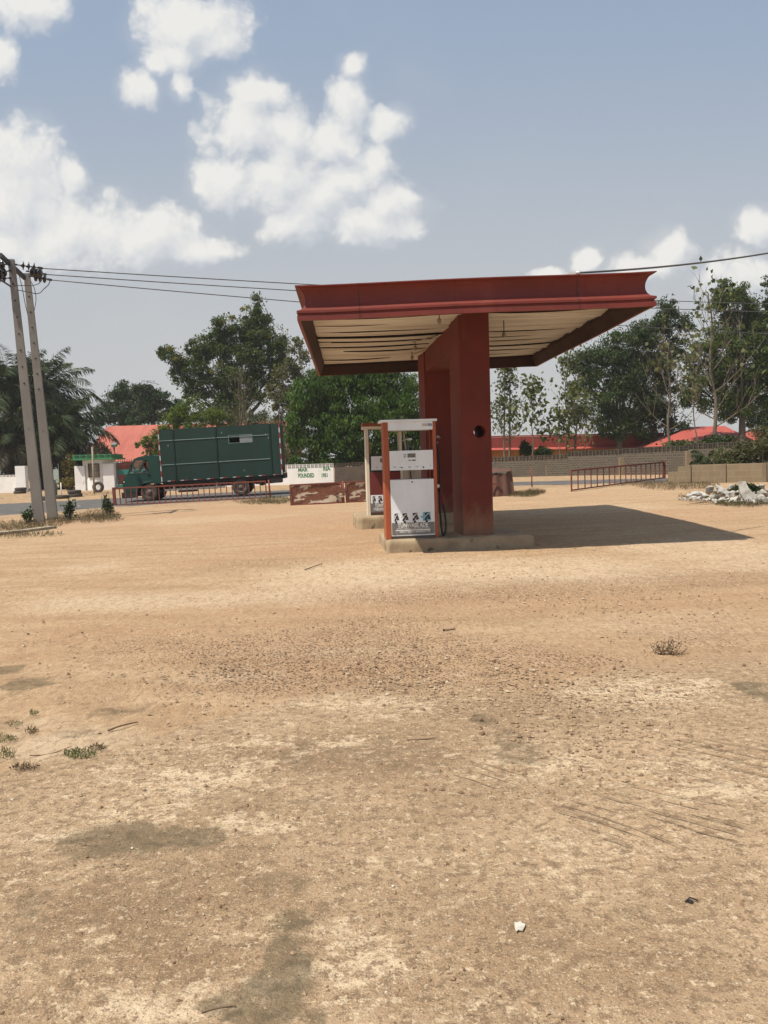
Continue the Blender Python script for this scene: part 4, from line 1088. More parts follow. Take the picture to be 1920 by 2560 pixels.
# rusty sheet barrier
m, nt = new_mat('flaking rusty sheet'); co = coords(nt)
n1 = nt.noise(nt.v('MULTIPLY', co, (.55, 1, 1.5)), 2.1, 7, .62); n2 = nt.noise(co, 9, 6, .65)
col = nt.mix(nt.ss(n2, .35, .65), (.190, .075, .040), (.115, .045, .028))
col = nt.mix(nt.ss(n1, .515, .545, 0, .95), col, (.50, .42, .32))
col = nt.mix(nt.ss(nt.noise(co, 5, 6, .6), .60, .64, 0, .8), col, (.05, .035, .03))
finish(nt, col, .8, 0, n2, .3, .01)
rust_sheet = m
def barrier(label, pl, pr, h):
    pl = Vector(pl); pr = Vector(pr); d = pr - pl; L = d.length
    o = thing('sheet_barrier', label, 'metal barrier', pl, math.atan2(d.y, d.x), 'rusty sheet barriers by the road')
    tl_ = math.atan2(d.z, math.hypot(d.x, d.y)); o.rotation_euler = (0, -tl_, math.atan2(d.y, d.x))
    mb = MB(); vs = []; nx = 24
    for i in range(nx + 1):
        for j in range(7):
            x = .03 + (L - .06) * i / nx; z = .03 + (h - .05) * j / 6
            vs.append((x, .03 * math.sin(x * 2.1) * math.sin(math.pi * j / 6) + .012 * math.sin(9 * x + 3 * j), z))
    mb.add(vs, [(i * 7 + j, (i + 1) * 7 + j, (i + 1) * 7 + j + 1, i * 7 + j + 1) for i in range(nx) for j in range(6)], 0, True)
    mb.build('sheet', rust_sheet, o)
    for nm, p0, p1_ in (('frame_bar', (0, 0, h), (L, 0, h)), ('frame_bar', (0, 0, .02), (L, 0, .02)), ('frame_bar', (0, 0, -.05), (0, 0, h)), ('frame_bar', (L, 0, -.05), (L, 0, h))):
        mb = MB(); mb.bar(Vector(p0), Vector(p1_), .05, .05); mb.build(nm, rustr, o)
    return o
a, b, c_ = gp(728, 1264), gp(861, 1257), gp(1000, 1250)
dirv = (b - a)
o1 = barrier('rusty flaking sheet barrier ending left beside the weeds', a, b - dirv.normalized() * .08, .74)
mb = MB(); mb.box((dirv.length - .12, -.045, .36), (.34, .03, .30)); mb.build('latch_plate', rust_sheet, o1)
mb = MB(); mb.tube([(dirv.length - .02, -.03, -.05), (dirv.length - .02, -.03, .80)], .035, 8); mb.build('latch_post', rustr, o1)
barrier('rusty flaking sheet barrier partly hidden behind the rear pump', b + dirv.normalized() * .08, c_, .74)

# corrugated sheets leaning behind the front pillar
corr = pm('brown corrugated sheet', (.125, .060, .040), (.085, .042, .030), 2, rough=.7, stretch=(1, 1, .4), c3=(.20, .10, .07), s3=4, t3=.62)
q = gp(1262, 1240)
o = thing('corrugated_sheets', 'brown bent corrugated sheets propped upright right behind the red pillar', 'metal sheets', q, math.radians(4))
def curved_sheet(x0, x1, h0, h1, y0, per, amp, lean):
    mb = MB(); vs = []; n = 40
    for i in range(n + 1):
        t = i / n; x = x0 + (x1 - x0) * t; yy_ = y0 + amp * math.sin(2 * math.pi * t * per) - .10 * math.sin(math.pi * t)
        vs += [(x + .03, yy_, -.03), (x - .04 + lean * t * 0, yy_ + .10, h0 + (h1 - h0) * t - .07 * math.sin(math.pi * t) + .03 * math.sin(2 * math.pi * per * t))]
    mb.add(vs, [(i * 2, i * 2 + 2, i * 2 + 3, i * 2 + 1) for i in range(n)], 0, True); return mb
curved_sheet(-.55, .33, .80, .90, 0, 2.5, .035, 0).build('sheet', corr, o)
curved_sheet(-.62, .10, .92, .80, .22, 2.0, .05, 0).build('sheet', corr, o)
mb = MB(); mb.add([(-.72, -.02, .86), (.20, -.05, .86), (.28, .30, .96), (-.70, .34, 1.0)], [(0, 1, 2, 3)]); mb.build('folded_top', corr, o)
mb = MB(); mb.b2((-.6, -.14, .40), (-.22, -.10, .46)); mb.b2((-.5, -.13, -.03), (-.46, -.11, .42)); mb.build('angle_bar', rustr, o)

# ------------------------------------------------------------------ twin concrete poles and the line
polem = pm('grey pole concrete', (.232, .214, .190), (.18, .166, .147), 1.5, rough=.9, bump=.4, bscale=22, stretch=(1, 1, .35), c3=(.14, .125, .105), s3=5, t3=.63)
def pole(label, base_px, top_px, Y):
    p = at(*base_px, Y); t = at(*top_px, Y); p.z = gz(p.x, p.y) - .3
    o = thing('utility_pole', label, 'utility pole', p, 0, 'twin concrete power poles')
    d = t - p; n = 10; vs = []
    for i in range(n + 1):
        k = i / n; c = d * k; wx = .172 * (1 - k) + .10 * k; wy = .13 * (1 - k) + .085 * k
        R = Matrix.Rotation(math.radians(16), 3, 'Z')
        for sx, sy in ((-1, -1), (1, -1), (1, 1), (-1, 1)): vs.append(c + R @ Vector((sx * wx, sy * wy, 0)))
    mb = MB(); mb.add(vs, [(i * 4 + k, i * 4 + (k + 1) % 4, (i + 1) * 4 + (k + 1) % 4, (i + 1) * 4 + k) for i in range(n) for k in range(4)] + [(40, 41, 42, 43), (0, 3, 2, 1)])
    mb.build('shaft', polem, o, bevel=.012)
    mb = MB(); R = Matrix.Rotation(math.radians(16), 3, 'Z')
    for i in range(7):
        k = .55 + .06 * i; c = d * k + R @ Vector((0, -(.13 * (1 - k) + .085 * k) - .004, 0))
        mb.lathe([(0, -.01), (.028, -.01), (.028, .02)], c, R @ Vector((0, 1, 0)), 10)
    mb.build('bolt_hole', ink, o)
    return o, p, t
poleA, pa, ta = pole('nearer tapered concrete pole with insulators at its top', (100, 1310), (28, 649), 27.0)
poleB, pb, tb = pole('shorter looking concrete pole just right of its twin', (133, 1297), (67, 684), 28.6)
ironm = pm('dark galvanised iron', (.045, .043, .042), (.07, .06, .055), 5, rough=.6, metal=.3)
insm = pm('dark brown glaze', (.022, .018, .018), None, 5, rough=.25, spec=.6)
ca = thing('crossarm', 'dark steel crossarm bolted between the two concrete pole tops', 'crossarm', ta)
a_ = at(20, 654, 26.8) - ta; b_ = at(66, 697, 28.5) - ta; ext = (a_ - b_).normalized()
mb = MB(); mb.bar(a_ + ext * .5 + Vector((0, -.14, 0)), b_ + Vector((0, -.14, 0)), .09, .14); mb.build('channel', ironm, ca)
mb = MB(); mb.bar(a_ + ext * .35 + Vector((0, -.14, -.02)), a_ + ext * .35 + Vector((-.28, -.14, .10)), .05, .05); mb.build('bracket', ironm, ca)
def insulator(label, p0, p1_, n=3):
    p0 = Vector(p0); p1_ = Vector(p1_); d = p1_ - p0; L = d.length
    o = thing('insulator_string', label, 'insulator', p0, 0, 'insulator strings on the pole tops')
    mb = MB(); mb.tube([(0, 0, 0), d], .02, 6); mb.bar(d * .82, d * 1.0, .07, .07); mb.bar(d * .0, d * .10, .05, .05); mb.build('rod', ironm, o)
    for k in range(n):
        mb = MB(); c = d * (.30 + .19 * k)
        mb.lathe([(.03, -.07), (.05, -.05), (.05, -.02), (.135, .0), (.14, .02), (.06, .035), (.03, .05)], c, d, 16); mb.build('disc', insm, o)
    return o
Lp = [((36, 661, 26.9), (107, 671, 27.2)), ((66, 678, 28.0), (115, 686, 27.8)), ((72, 690, 28.5), (129, 700, 28.5))]
tops = ['top insulator string pulling right from the nearer pole', 'middle insulator string pulling right between the pole tops', 'lowest insulator string pulling right beside the second pole']
ends = []
for (q0, q1), lb in zip(Lp, tops): insulator(lb, at(*q0), at(*q1)); ends.append(at(*q1))
for (q0, q1), lb in zip([((20, 660, 26.8), (-34, 668, 26.0)), ((27, 676, 26.9), (-30, 690, 26.2)), ((28, 695, 26.9), (-34, 697, 26.4))],
                        ['top insulator string pulling left out of view', 'middle insulator string pulling left out of view', 'lowest insulator string pulling left out of view']):
    insulator(lb, at(*q0), at(*q1), 3)
wl = ['topmost of three power wires running right behind the canopy', 'middle one of three power wires running right behind the canopy', 'lowest of three power wires running right behind the canopy']
for e_, q, sg, lb in zip(ends, ((2600, 768, 44), (2600, 788, 45), (2600, 858, 46)), (.34, .38, .40), wl):
    cable('power_wire', e_, at(*q), sg, .017, lb, 'power wire', 'power wires', 40)
def drop(pts, r, label, group='loose jumper wires on the poles'):
    mb = MB(); mb.tube(bez([at(*p) for p in pts], 8), r, 6); tag(mb.build('jumper_wire', cablem), label, 'wire', group)
drop([(36, 714, 26.8), (60, 714, 27.5), (85, 713, 27.8), (100, 706, 27.9), (104, 690, 27.8)], .014, 'upper loose wire looping from the poles to the middle insulators')
drop([(42, 725, 26.8), (66, 729, 27.8), (95, 734, 28.4), (110, 722, 28.5), (121, 712, 28.5), (125, 702, 28.5)], .014, 'lower loose wire sagging to the lowest insulator')
drop([(48, 690, 26.8), (56, 722, 27.0), (62, 755, 27.1), (69, 785, 27.4)], .012, 'thin wire hanging down between the two poles')
drop([(74, 697, 28.4), (86, 722, 28.3), (90, 750, 28.3), (85, 778, 28.4)], .012, 'thin wire hanging down right of the second pole')
drop([(-20, 688, 26.4), (8, 704, 26.6), (28, 717, 26.8)], .03, 'thick wire sloping to the nearer pole from the left')
# ------------------------------------------------------------------ walls and buildings across the road
whitew = pm('whitewash', (.80, .79, .76), (.72, .70, .66), 1.2, rough=.9, bump=.1, bscale=12, c3=(.40, .35, .28), s3=1.6, t3=.68)
bandg = pm('green band paint', (.055, .20, .085), (.045, .16, .07), 3, rough=.7)
bandd = pm('dark green band paint', (.022, .075, .035), None, 3, rough=.7)
blockg, nt = new_mat('grey sandcrete blocks')
co = coords(nt)
br = nt.n('ShaderNodeTexBrick', {'Vector': nt.n('ShaderNodeMapping', {'Vector': co, 'Rotation': (math.pi / 2, 0, 0)}).outputs[0], 'Color1': (.060, .049, .037, 1), 'Color2': (.092, .076, .058, 1), 'Mortar': (.17, .148, .115, 1),
          'Scale': 1.0, 'Mortar Size': .014, 'Mortar Smooth': .2, 'Bias': 0.0, 'Brick Width': .27, 'Row Height': .135})
wv = nt.ss(nt.noise(co, .9, 5, .6), .52, .62, 0, .85)
col = nt.mix(wv, br.outputs[0], (.092, .076, .057)); col = nt.mix(nt.ss(nt.noise(co, 6, 6, .65), .45, .7, 0, .5), col, (.11, .088, .068))
finish(nt, col, .95, 0, nt.noise(co, 14, 5, .6), .5, .02)
blockt, nt = new_mat('tan sandcrete blocks')
co = coords(nt)
br = nt.n('ShaderNodeTexBrick', {'Vector': nt.n('ShaderNodeMapping', {'Vector': co, 'Rotation': (math.pi / 2, 0, 0)}).outputs[0], 'Color1': (.225, .172, .108, 1), 'Color2': (.195, .150, .094, 1), 'Mortar': (.265, .212, .14, 1),
          'Scale': 1.0, 'Mortar Size': .010, 'Mortar Smooth': .4, 'Bias': 0.0, 'Brick Width': .46, 'Row Height': .228})
col = nt.mix(nt.ss(nt.noise(nt.v('MULTIPLY', co, (2, 2, .5)), 2.0, 6, .65), .5, .7, 0, .6), br.outputs[0], (.17, .125, .08))
finish(nt, col, .95, 0, nt.noise(co, 14, 5, .6), .4, .02)

def wallrun(name, label, cat, pts, h, mat, vents=0, th=.16, group=None, steps=None, ventm=None, base=-.3):
    """wall along a ground polyline; optional courses of pierced blocks on top"""
    p0 = Vector(pts[0]); o = thing(name, label, cat, p0, 0, group)
    for i in range(len(pts) - 1):
        a = Vector(pts[i]) - p0; b = Vector(pts[i + 1]) - p0; hh = steps[i] if steps else h
        d = b - a; L = math.hypot(d.x, d.y); yaw = math.atan2(d.y, d.x)
        mb = MB()
        vs = [(0, -th / 2, base), (L, -th / 2, base + d.z), (L, th / 2, base + d.z), (0, th / 2, base), (0, -th / 2, hh), (L, -th / 2, hh + d.z), (L, th / 2, hh + d.z), (0, th / 2, hh)]
        mb.add(vs, [(0, 3, 2, 1), (4, 5, 6, 7), (0, 1, 5, 4), (1, 2, 6, 5), (2, 3, 7, 6), (3, 0, 4, 7)])
        mb.build('wall', mat, o, loc=a, rotz=yaw)
        if vents:
            bl, vh = .26, .135; n = max(1, int(L / bl)); bl = L / n
            for r in range(vents):
                mb = MB(); z = hh + r * vh; a1, a2 = vh * .78, vh
                def slab_(z0, z1): mb.add([(0, -th / 2, z + z0), (L, -th / 2, z + z0 + d.z), (L, th / 2, z + z0 + d.z), (0, th / 2, z + z0), (0, -th / 2, z + z1), (L, -th / 2, z + z1 + d.z), (L, th / 2, z + z1 + d.z), (0, th / 2, z + z1)], [(0, 3, 2, 1), (4, 5, 6, 7), (0, 1, 5, 4), (1, 2, 6, 5), (2, 3, 7, 6), (3, 0, 4, 7)])
                for k in range(n + 1):
                    x = k * bl; zz = d.z * x / L; mb.b2((max(0, x - .030), -th / 2 + .004, z + zz), (min(L, x + .030), th / 2 - .004, z + zz + a1))
                for k in range(n):
                    x = (k + .5) * bl; zz = d.z * x / L; mb.b2((x - .05, -th / 2 + .01, z + zz + .035), (x + .05, th / 2 - .01, z + zz + .068))
                slab_(a1, a2)
                mb.build('pierced_course', ventm or mat, o, loc=a, rotz=yaw)
    return o
def onY(px, Y, dz=0):
    p = at(px, 1200, Y); p.z = gz(p.x, p.y) + dz; return p
def hgt(px, py, Y): return at(px, py, Y).z - gz(at(px, py, Y).x, Y)
# white lettered wall right of the truck
lw = wallrun('lettered_wall', 'white boundary wall with green hand painted letters under the mango tree', 'wall', [onY(560, 58), onY(835, 57.6)], 1.12, whitew, vents=2)
for txt, px, py, wpx, hpx in (('MAR', 746, 1179, 24, 8.5), ('FOUNDED', 746, 1194, 40, 10), ('RIA', 809, 1176.5, 18, 9), ('1951', 805, 1192.5, 14.5, 9)):
    p = at(px, py, 57.75); hh = hpx * 57.7 / F_PX
    lo = Vector((p.x, p.y, p.z)) - Vector(lw.location)
    y_on = 58 + (57.6 - 58) * ((p.x - onY(560, 58).x) / (onY(835, 57.6).x - onY(560, 58).x)) - .08
    lettering(txt, hh, greenl, lw, (lo.x, y_on - .005 - lw.location.y, lo.z), width=wpx * 57.7 / F_PX, bold=.05, thick=.003, rot=(math.pi / 2, 0, math.atan2(-.4, onY(835, 57.6).x - onY(560, 58).x)))
# grey block wall running right from there
wallrun('shade_brown_wall', 'shade-darkened brown boundary wall between the lettered white wall and the grey blocks', 'wall', [onY(838, 57.5), onY(1090, 55.6)], 1.12, pm('shade-darkened brown', (.095, .072, .054), (.065, .050, .038), 1.5, rough=.95, bump=.3), vents=2, th=.2)  # shade of the mango tree put into this darker brown wall colour
gw_pts = [onY(1092, 55.5), onY(1240, 53.2), onY(1424, 49.5), onY(1560, 46.2), onY(1725, 42.5), onY(1960, 38.5)]
gw = wallrun('block_wall', 'long grey unplastered block wall with pierced top courses across the road', 'wall', gw_pts, 1.2, blockg, vents=2, th=.2, ventm=pm('dark pierced blocks', (.10, .084, .065), (.065, .054, .042), 4, rough=.95, bump=.3), steps=[1.04, 1.02, 1.16, 1.20, 1.28])
for px, py0, py1, Y in ((1370, 1164, 1192, 50.6), (1555, 1143, 1185, 46.2), (1722, 1127, 1165, 42.4)):
    p = onY(px, Y, -.3); mb = MB(); mb.box((0, 0, (hgt(px, py0, Y) + .3) / 2), (.30, .30, hgt(px, py0, Y) + .3)); tag(mb.build('wall_buttress', blockt, None, loc=p, bevel=.02), {1370: 'short block buttress on the grey wall seen above the weeds', 1555: 'block buttress on the grey wall behind the tilted railing', 1722: 'block buttress on the grey wall above the tan wall end'}[px], 'buttress', 'buttresses on the grey wall')
# left wall and gate pier
wallrun('garden_wall', 'white garden wall with one pierced course at the far left', 'wall', [onY(-90, 60.2), onY(43, 60)], 1.15, whitew, vents=1)
p = onY(55, 59.8, -.2); mb = MB(); mb.box((0, 0, 1.05), (.72, .5, 2.1)); tag(mb.build('gate_pier', whitew, None, loc=p, bevel=.02), 'plain white gate pier behind the nearer concrete pole', 'gate pier')

# guard house: round drum between two flat wings, green patterned roof band
GY_ = 60.0
gc = onY(250, GY_ + .5)
gh = thing('guard_house', 'small round white gatehouse with green patterned roof band and louvred window', 'gatehouse', gc)
R = 1.14
mb = MB(); mb.lathe([(R, -.3), (R, 2.18)], (0, 0, 0), (0, 0, 1), 48); mb.build('drum', whitew, gh)
mb = MB(); mb.box((-1.07, -.98, .72), (.74, .16, 2.1)); mb.build('wing_wall', whitew, gh, bevel=.015)
mb = MB(); mb.box((.99, -.98, .78), (.80, .16, 2.2)); mb.build('wing_wall', whitew, gh, bevel=.015)
mb = MB(); mb.box((0, 0, 2.225), (2.98, 2.9, .11)); mb.build('roof_slab', bandg, gh, bevel=.01)
mb = MB(); mb.box((-.04, 0, 2.42), (2.74, 2.7, .28)); rf = mb.build('roof_band', bandg, gh, bevel=.008)
mb = MB()
for k in range(6):
    x = -1.27 + k * .44
    mb.b2((x, -1.364, 2.34), (x + .30, -1.351, 2.37)); mb.b2((x, -1.364, 2.48), (x + .30, -1.351, 2.51)); mb.b2((x, -1.364, 2.37), (x + .04, -1.351, 2.48)); mb.b2((x + .12, -1.364, 2.41), (x + .36, -1.351, 2.445)); mb.b2((x + .26, -1.364, 2.37), (x + .30, -1.351, 2.48))
mb.build('band_pattern', bandd, rf)
brownf = pm('brown window frame', (.11, .075, .05), None, 4, rough=.7); louv = pm('brown louvre', (.20, .145, .095), (.13, .095, .065), 6, rough=.5)
mb = MB(); wx0, wx1, wz0, wz1, wy = -.42, .38, .92, 1.92, -1.16
for q0, q1 in (((wx0, wy - .03, wz0), (wx0 + .05, wy + .20, wz1)), ((wx1 - .05, wy - .03, wz0), (wx1, wy + .20, wz1)), ((wx0 + .05, wy - .03, wz0), (wx1 - .05, wy + .1, wz0 + .05)), ((wx0 + .05, wy - .03, wz1 - .05), (wx1 - .05, wy + .1, wz1)), ((-.03, wy - .02, wz0 + .05), (.01, wy + .02, wz1 - .05))): mb.b2(q0, q1)
wn = mb.build('window_frame', brownf, gh)
mb = MB()
for k in range(9): mb.box((-.02, wy + .015, wz0 + .10 + k * .10), (.69, .012, .085), M=Matrix.Rotation(math.radians(28), 3, 'X'))
mb.b2((wx0 + .05, wy + .05, wz0 + .05), (wx1 - .05, wy + .07, wz1 - .05)); mb.build('louvres', louv, wn)

# teal gate behind the truck cab
teal = pm('teal gate paint', (.03, .17, .145), (.025, .13, .11), 3, rough=.6)
p = onY(296, 59.6); o = thing('metal_gate', 'teal metal gate with dark spear bars between gatehouse and truck cab', 'gate', p)
mb = MB(); mb.b2((0, -.03, 1.05), (1.9, .03, 1.42)); mb.b2((0, -.03, .08), (1.9, .03, .34)); mb.build('gate_band', teal, o)
mb = MB()
for k in range(12): mb.bar((.05 + k * .16, 0, .1), (.05 + k * .16, 0, 2.15), .03, .03)
mb.build('spear_bars', chas, o)
mb = MB(); mb.b2((-.06, -.05, -.1), (.0, .05, 2.0)); mb.b2((1.9, -.05, -.1), (1.96, .05, 2.0)); mb.build('gate_frame', teal, o)
# poles and lamp by the gate house
p = gp(236, 1235); mb = MB(); L = at(237, 1117, p.y).z - p.z; mb.tube([(0, 0, -.2), (.02, 0, L)], .06, 8); tag(mb.build('wooden_pole', wood_g, None, loc=p), 'bare wooden pole standing in front of the gatehouse window', 'pole')
p = onY(290, 61.5); L = hgt(289, 1116, 61.5); o = thing('lamp_post', 'slim brown lamp post behind the right end of the gatehouse', 'lamp post', p)
mb = MB(); mb.tube([(0, 0, -.2), (-.02, 0, L)], .055, 8); mb.build('post', brownf, o)
mb = MB(); mb.box((.02, -.05, L + .12), (.40, .34, .22), M=Matrix.Rotation(.5, 3, 'X')); mb.build('lamp_head', steel, o, bevel=.03)
# sign, cabinet and tyres on the far verge
p = gp(154, 1243); o = thing('sign_board', 'small pale notice board on a post beside the second concrete pole', 'sign board', p)
k = p.y / F_PX
mb = MB(); mb.tube([(0, 0, -.1), (0, 0, 36 * k)], .035, 8); mb.build('post', whitep, o)
mb = MB(); mb.b2((-17 * k, -.03, 44 * k), (-4 * k, .0, 70 * k)); mb.b2((-12 * k, -.03, 37 * k), (-4 * k, 0, 43 * k)); mb.build('board', pm('pale green board', (.36, .42, .36), (.30, .36, .30), 6), o)
mb = MB(); mb.b2((-20 * k, -.02, 30 * k), (-18.6 * k, .02, 84 * k)); mb.b2((-4.5 * k, -.02, 36 * k), (-3.4 * k, .02, 84 * k)); mb.build('frame_post', steel, o)
lettering('NOTICE', .10, greenl, o, (-16 * k, -.034, 60 * k), width=11 * k) if False else None
p = gp(134, 1243); mb = MB(); mb.box((0, .1, .62), (.30, .3, 1.5)); mb.box((0, .08, 1.40), (.36, .34, .06)); tag(mb.build('meter_cabinet', pm('grey green cabinet', (.10, .14, .115), (.08, .11, .09), 3), None, loc=p, bevel=.01), 'narrow grey green cabinet right against the second concrete pole', 'cabinet')
def tyre(label, p, standing, r=.36, w=.20, yaw=0.0):
    mb = MB(); prof = [(.19, -w / 2), (.27, -w / 2 - .01), (r - .03, -w / 2), (r, -w / 2 + .04), (r, w / 2 - .04), (r - .03, w / 2), (.27, w / 2 + .01), (.19, w / 2), (.18, 0), (.19, -w / 2)]
    ax = (math.sin(yaw), math.cos(yaw), 0) if standing else (0, 0, 1)
    mb.lathe(prof, (0, 0, r if standing else w / 2), ax, 28)
    return tag(mb.build('tyre', trub, None, loc=p), label, 'tyre', 'old tyres on the far verge')
p = gp(189, 1242); tyre('old tyre at the bottom of the two tyre stack on the verge', p, False, .40); tyre('old tyre lying on another in the stack on the verge', p + Vector((-.06, 0, .205)), False, .40)
p = gp(237, 1232); tyre('old tyre standing against the gatehouse below its window', p + Vector((.1, .4, -.02)), True, .37)
p = gp(50, 1234); tyre('old tyre lying at the foot of the white gate pier', p, False, .40); tyre('old tyre on top of the one by the white gate pier', p + Vector((.05, .02, .205)), False, .38)
p = gp(154, 1246.5); tyre('old tyre lying flat round the foot of the notice board post', p + Vector((0, .1, 0)), False, .42)
mb = MB(); p = gp(108, 1252); mb.box((0, 0, .10), (.40, .25, .22)); mb.box((.02, 0, .23), (.30, .2, .05)); tag(mb.build('green_crate', pm('dull green box', (.05, .08, .05), None, 4), None, loc=p, bevel=.02), 'low green box on the verge between the concrete poles', 'box')

# buildings behind
roofc, nt = new_mat('weathered red roof sheet')
co = coords(nt); wvb = nt.n('ShaderNodeTexWave', {'Vector': co, 'Scale': 1.6, 'Distortion': 0.0}, wave_type='BANDS', bands_direction='X')
col = nt.mix(nt.ss(nt.noise(nt.v('MULTIPLY', co, (1.4, .25, .25)), 1.0, 5, .6), .35, .68), (.42, .130, .090), (.34, .092, .065))
col = nt.mix(nt.ss(wvb.outputs[1], .88, 1.0, 0, .35), col, (.22, .06, .045)); finish(nt, col, .7, 0, wvb.outputs[1], .4, .04)
roofd = pm('red painted parapet', (.230, .040, .030), (.19, .034, .026), 1.0, rough=.7, stretch=(1.5, 1, .2))
roofb = pm('pink red roof sheet', (.40, .090, .068), (.35, .076, .058), 1.0, rough=.7)
wallo = pm('orange ochre wall', (.36, .165, .045), (.30, .13, .04), 1.5, rough=.85)
wallr = pm('reddish wall', (.42, .13, .10), (.34, .10, .08), 1.2, rough=.85)
def gable(label, px0, px1, py_ridge, py_eave, Y, depth, wallmat, roofmat, py_base=1180, over=.5, rake=0.0, rise_l=0.0):
    p0 = onY(px0, Y); o = thing('red_roofed_building', label, 'building', p0)
    x1 = at(px1, 1200, Y).x - p0.x
    ez = at((px0 + px1) / 2, py_eave, Y - over).z - p0.z; rz = at((px0 + px1) / 2, py_ridge, Y + depth / 2).z - p0.z
    mb = MB(); mb.b2((0, 0, -.3), (x1, depth, ez - .06)); mb.build('wall', wallmat, o)
    mb = MB(); n = 2
    vs = [(-.4 - rake, -over, ez), (x1 + .4 + rake, -over, ez), (x1 + .4, depth / 2, rz), (-.4, depth / 2, rz), (-.4 - rake, depth + over, ez), (x1 + .4 + rake, depth + over, ez)]
    vs2 = [(a, b, c + .06) for a, b, c in vs]
    mb.add(vs + vs2, [(0, 1, 2, 3), (3, 2, 5, 4), (6, 9, 8, 7), (9, 10, 11, 8), (0, 6, 7, 1), (4, 5, 11, 10), (0, 3, 9, 6), (3, 4, 10, 9), (1, 7, 8, 2), (2, 8, 11, 5)])
    mb.build('roof', roofmat, o)
    return o, x1, ez, rz
b1, x1, ez, rz = gable('large hall with weathered red sheet roof behind the gatehouse', 226, 700, 1061, 1150, 80, 14, wallr, roofc, rake=.6)
mb = MB(); mb.b2((.3, -.95, ez - .30), (x1 - .3, -.02, ez - .12)); mb.build('canopy_strip', pm('dark red fascia', (.16, .035, .03), None, 2), b1)
for k in range(6):
    mb = MB(); x = 1.2 + k * 2.6; mb.b2((x, -.03, .8), (x + 1.2, -.001, 1.7)); mb.build('window', dark, b1)
# long low building with a red parapet
p0 = onY(1195, 74); o = thing('long_red_building', 'long low ochre building with red parapet and narrow awning behind the grey wall', 'building', p0)
x1 = at(1660, 1100, 74).x - p0.x
zt = at(1240, 1089, 74).z - p0.z; ze = at(1240, 1121, 74).z - p0.z; zt2 = at(1640, 1082, 74).z - p0.z; ze2 = at(1640, 1116, 74).z - p0.z
mb = MB(); mb.b2((0, 0, -.3), (x1, 9, ze - .08)); mb.build('wall', wallo, o)
mb = MB(); mb.add([(0, -.10, ze), (x1, -.10, ze2), (x1, -.10, zt2), (0, -.10, zt), (0, .06, ze), (x1, .06, ze2), (x1, .06, zt2), (0, .06, zt)], [(0, 1, 2, 3), (7, 6, 5, 4), (0, 4, 5, 1), (3, 2, 6, 7), (0, 3, 7, 4), (1, 5, 6, 2)]); mb.build('parapet', roofd, o)
mb = MB(); mb.add([(0, -.12, zt - .16), (x1, -.12, zt2 - .16), (x1, -.12, zt2 - .10), (0, -.12, zt - .10), (0, -.10, zt - .16), (x1, -.10, zt2 - .16), (x1, -.10, zt2 - .10), (0, -.10, zt - .10)], [(0, 1, 2, 3), (0, 4, 5, 1), (3, 2, 6, 7)]); mb.build('parapet_line', pm('pale pink line', (.42, .20, .17), None, 3), o)
mb = MB(); mb.add([(0, -.55, ze - .10), (x1, -.55, ze2 - .10), (x1, -.1, ze2 + .06), (0, -.1, ze + .06), (0, -.55, ze - .15), (x1, -.55, ze2 - .15)], [(0, 1, 2, 3), (4, 5, 1, 0), (3, 2, 5, 4)]); mb.build('awning', roofb, o)
# hip roofs at the right
def hip(label, pxl, pxr, pxl2, pxr2, py_top, py_bot, Y):
    p0 = onY(pxl, Y); o = thing('hip_roof_house', label, 'house', p0)
    D = 9; X1 = at(pxr, 1100, Y).x - p0.x; ez = at((pxl + pxr) / 2, py_bot, Y).z - p0.z
    xa = at(pxl2, 1100, Y + D / 2).x - p0.x; xb = at(pxr2, 1100, Y + D / 2).x - p0.x; rz = at((pxl2 + pxr2) / 2, py_top, Y + D / 2).z - p0.z
    mb = MB(); mb.b2((.5, .5, -.3), (X1 - .5, D - .5, ez - .02)); mb.build('wall', wallo, o)
    mb = MB(); vs = [(0, 0, ez), (X1, 0, ez), (X1, D, ez), (0, D, ez), (xa, D / 2, rz), (xb, D / 2, rz)]
    mb.add(vs, [(0, 1, 5, 4), (1, 2, 5), (2, 3, 4, 5), (3, 0, 4), (0, 3, 2, 1)]); mb.build('roof', roofb, o)
hip('house with bright red hip roof behind the tall bare tree', 1640, 1900, 1722, 1812, 1066, 1112, 68)
hip('red hip roofed house cut off by the right edge of the view', 1845, 2120, 1880, 1995, 1070, 1112, 76)

# tan wall at the right edge, three courses, stepped at its end
tw0 = gp(1728, 1208); tw1 = gp(1990, 1204)
o = thing('low_block_wall', 'low tan block wall with stepped end behind the rubble heap', 'wall', tw0)
d = tw1 - tw0; yw = math.atan2(d.y, d.x); L = math.hypot(d.x, d.y)
o.rotation_euler = (0, -math.atan2(d.z, L) * .6, yw)
hw = .70
mb = MB(); mb.b2((-.02, -.11, -.3), (L, .11, hw)); mb.build('wall', blockt, o)
mb = MB(); mb.b2((-.46, -.11, -.3), (-.022, .11, .655)); mb.b2((-.86, -.11, -.3), (-.462, .11, .45)); mb.build('stepped_end', blockt, o)
for x in (-.02, 1.28, 2.7):
    mb = MB(); mb.b2((x - .07, -.17, -.3), (x + .07, -.112, hw + .01)); mb.build('pier', pm('pier render', (.20, .155, .10), None, 3, rough=.95), o)

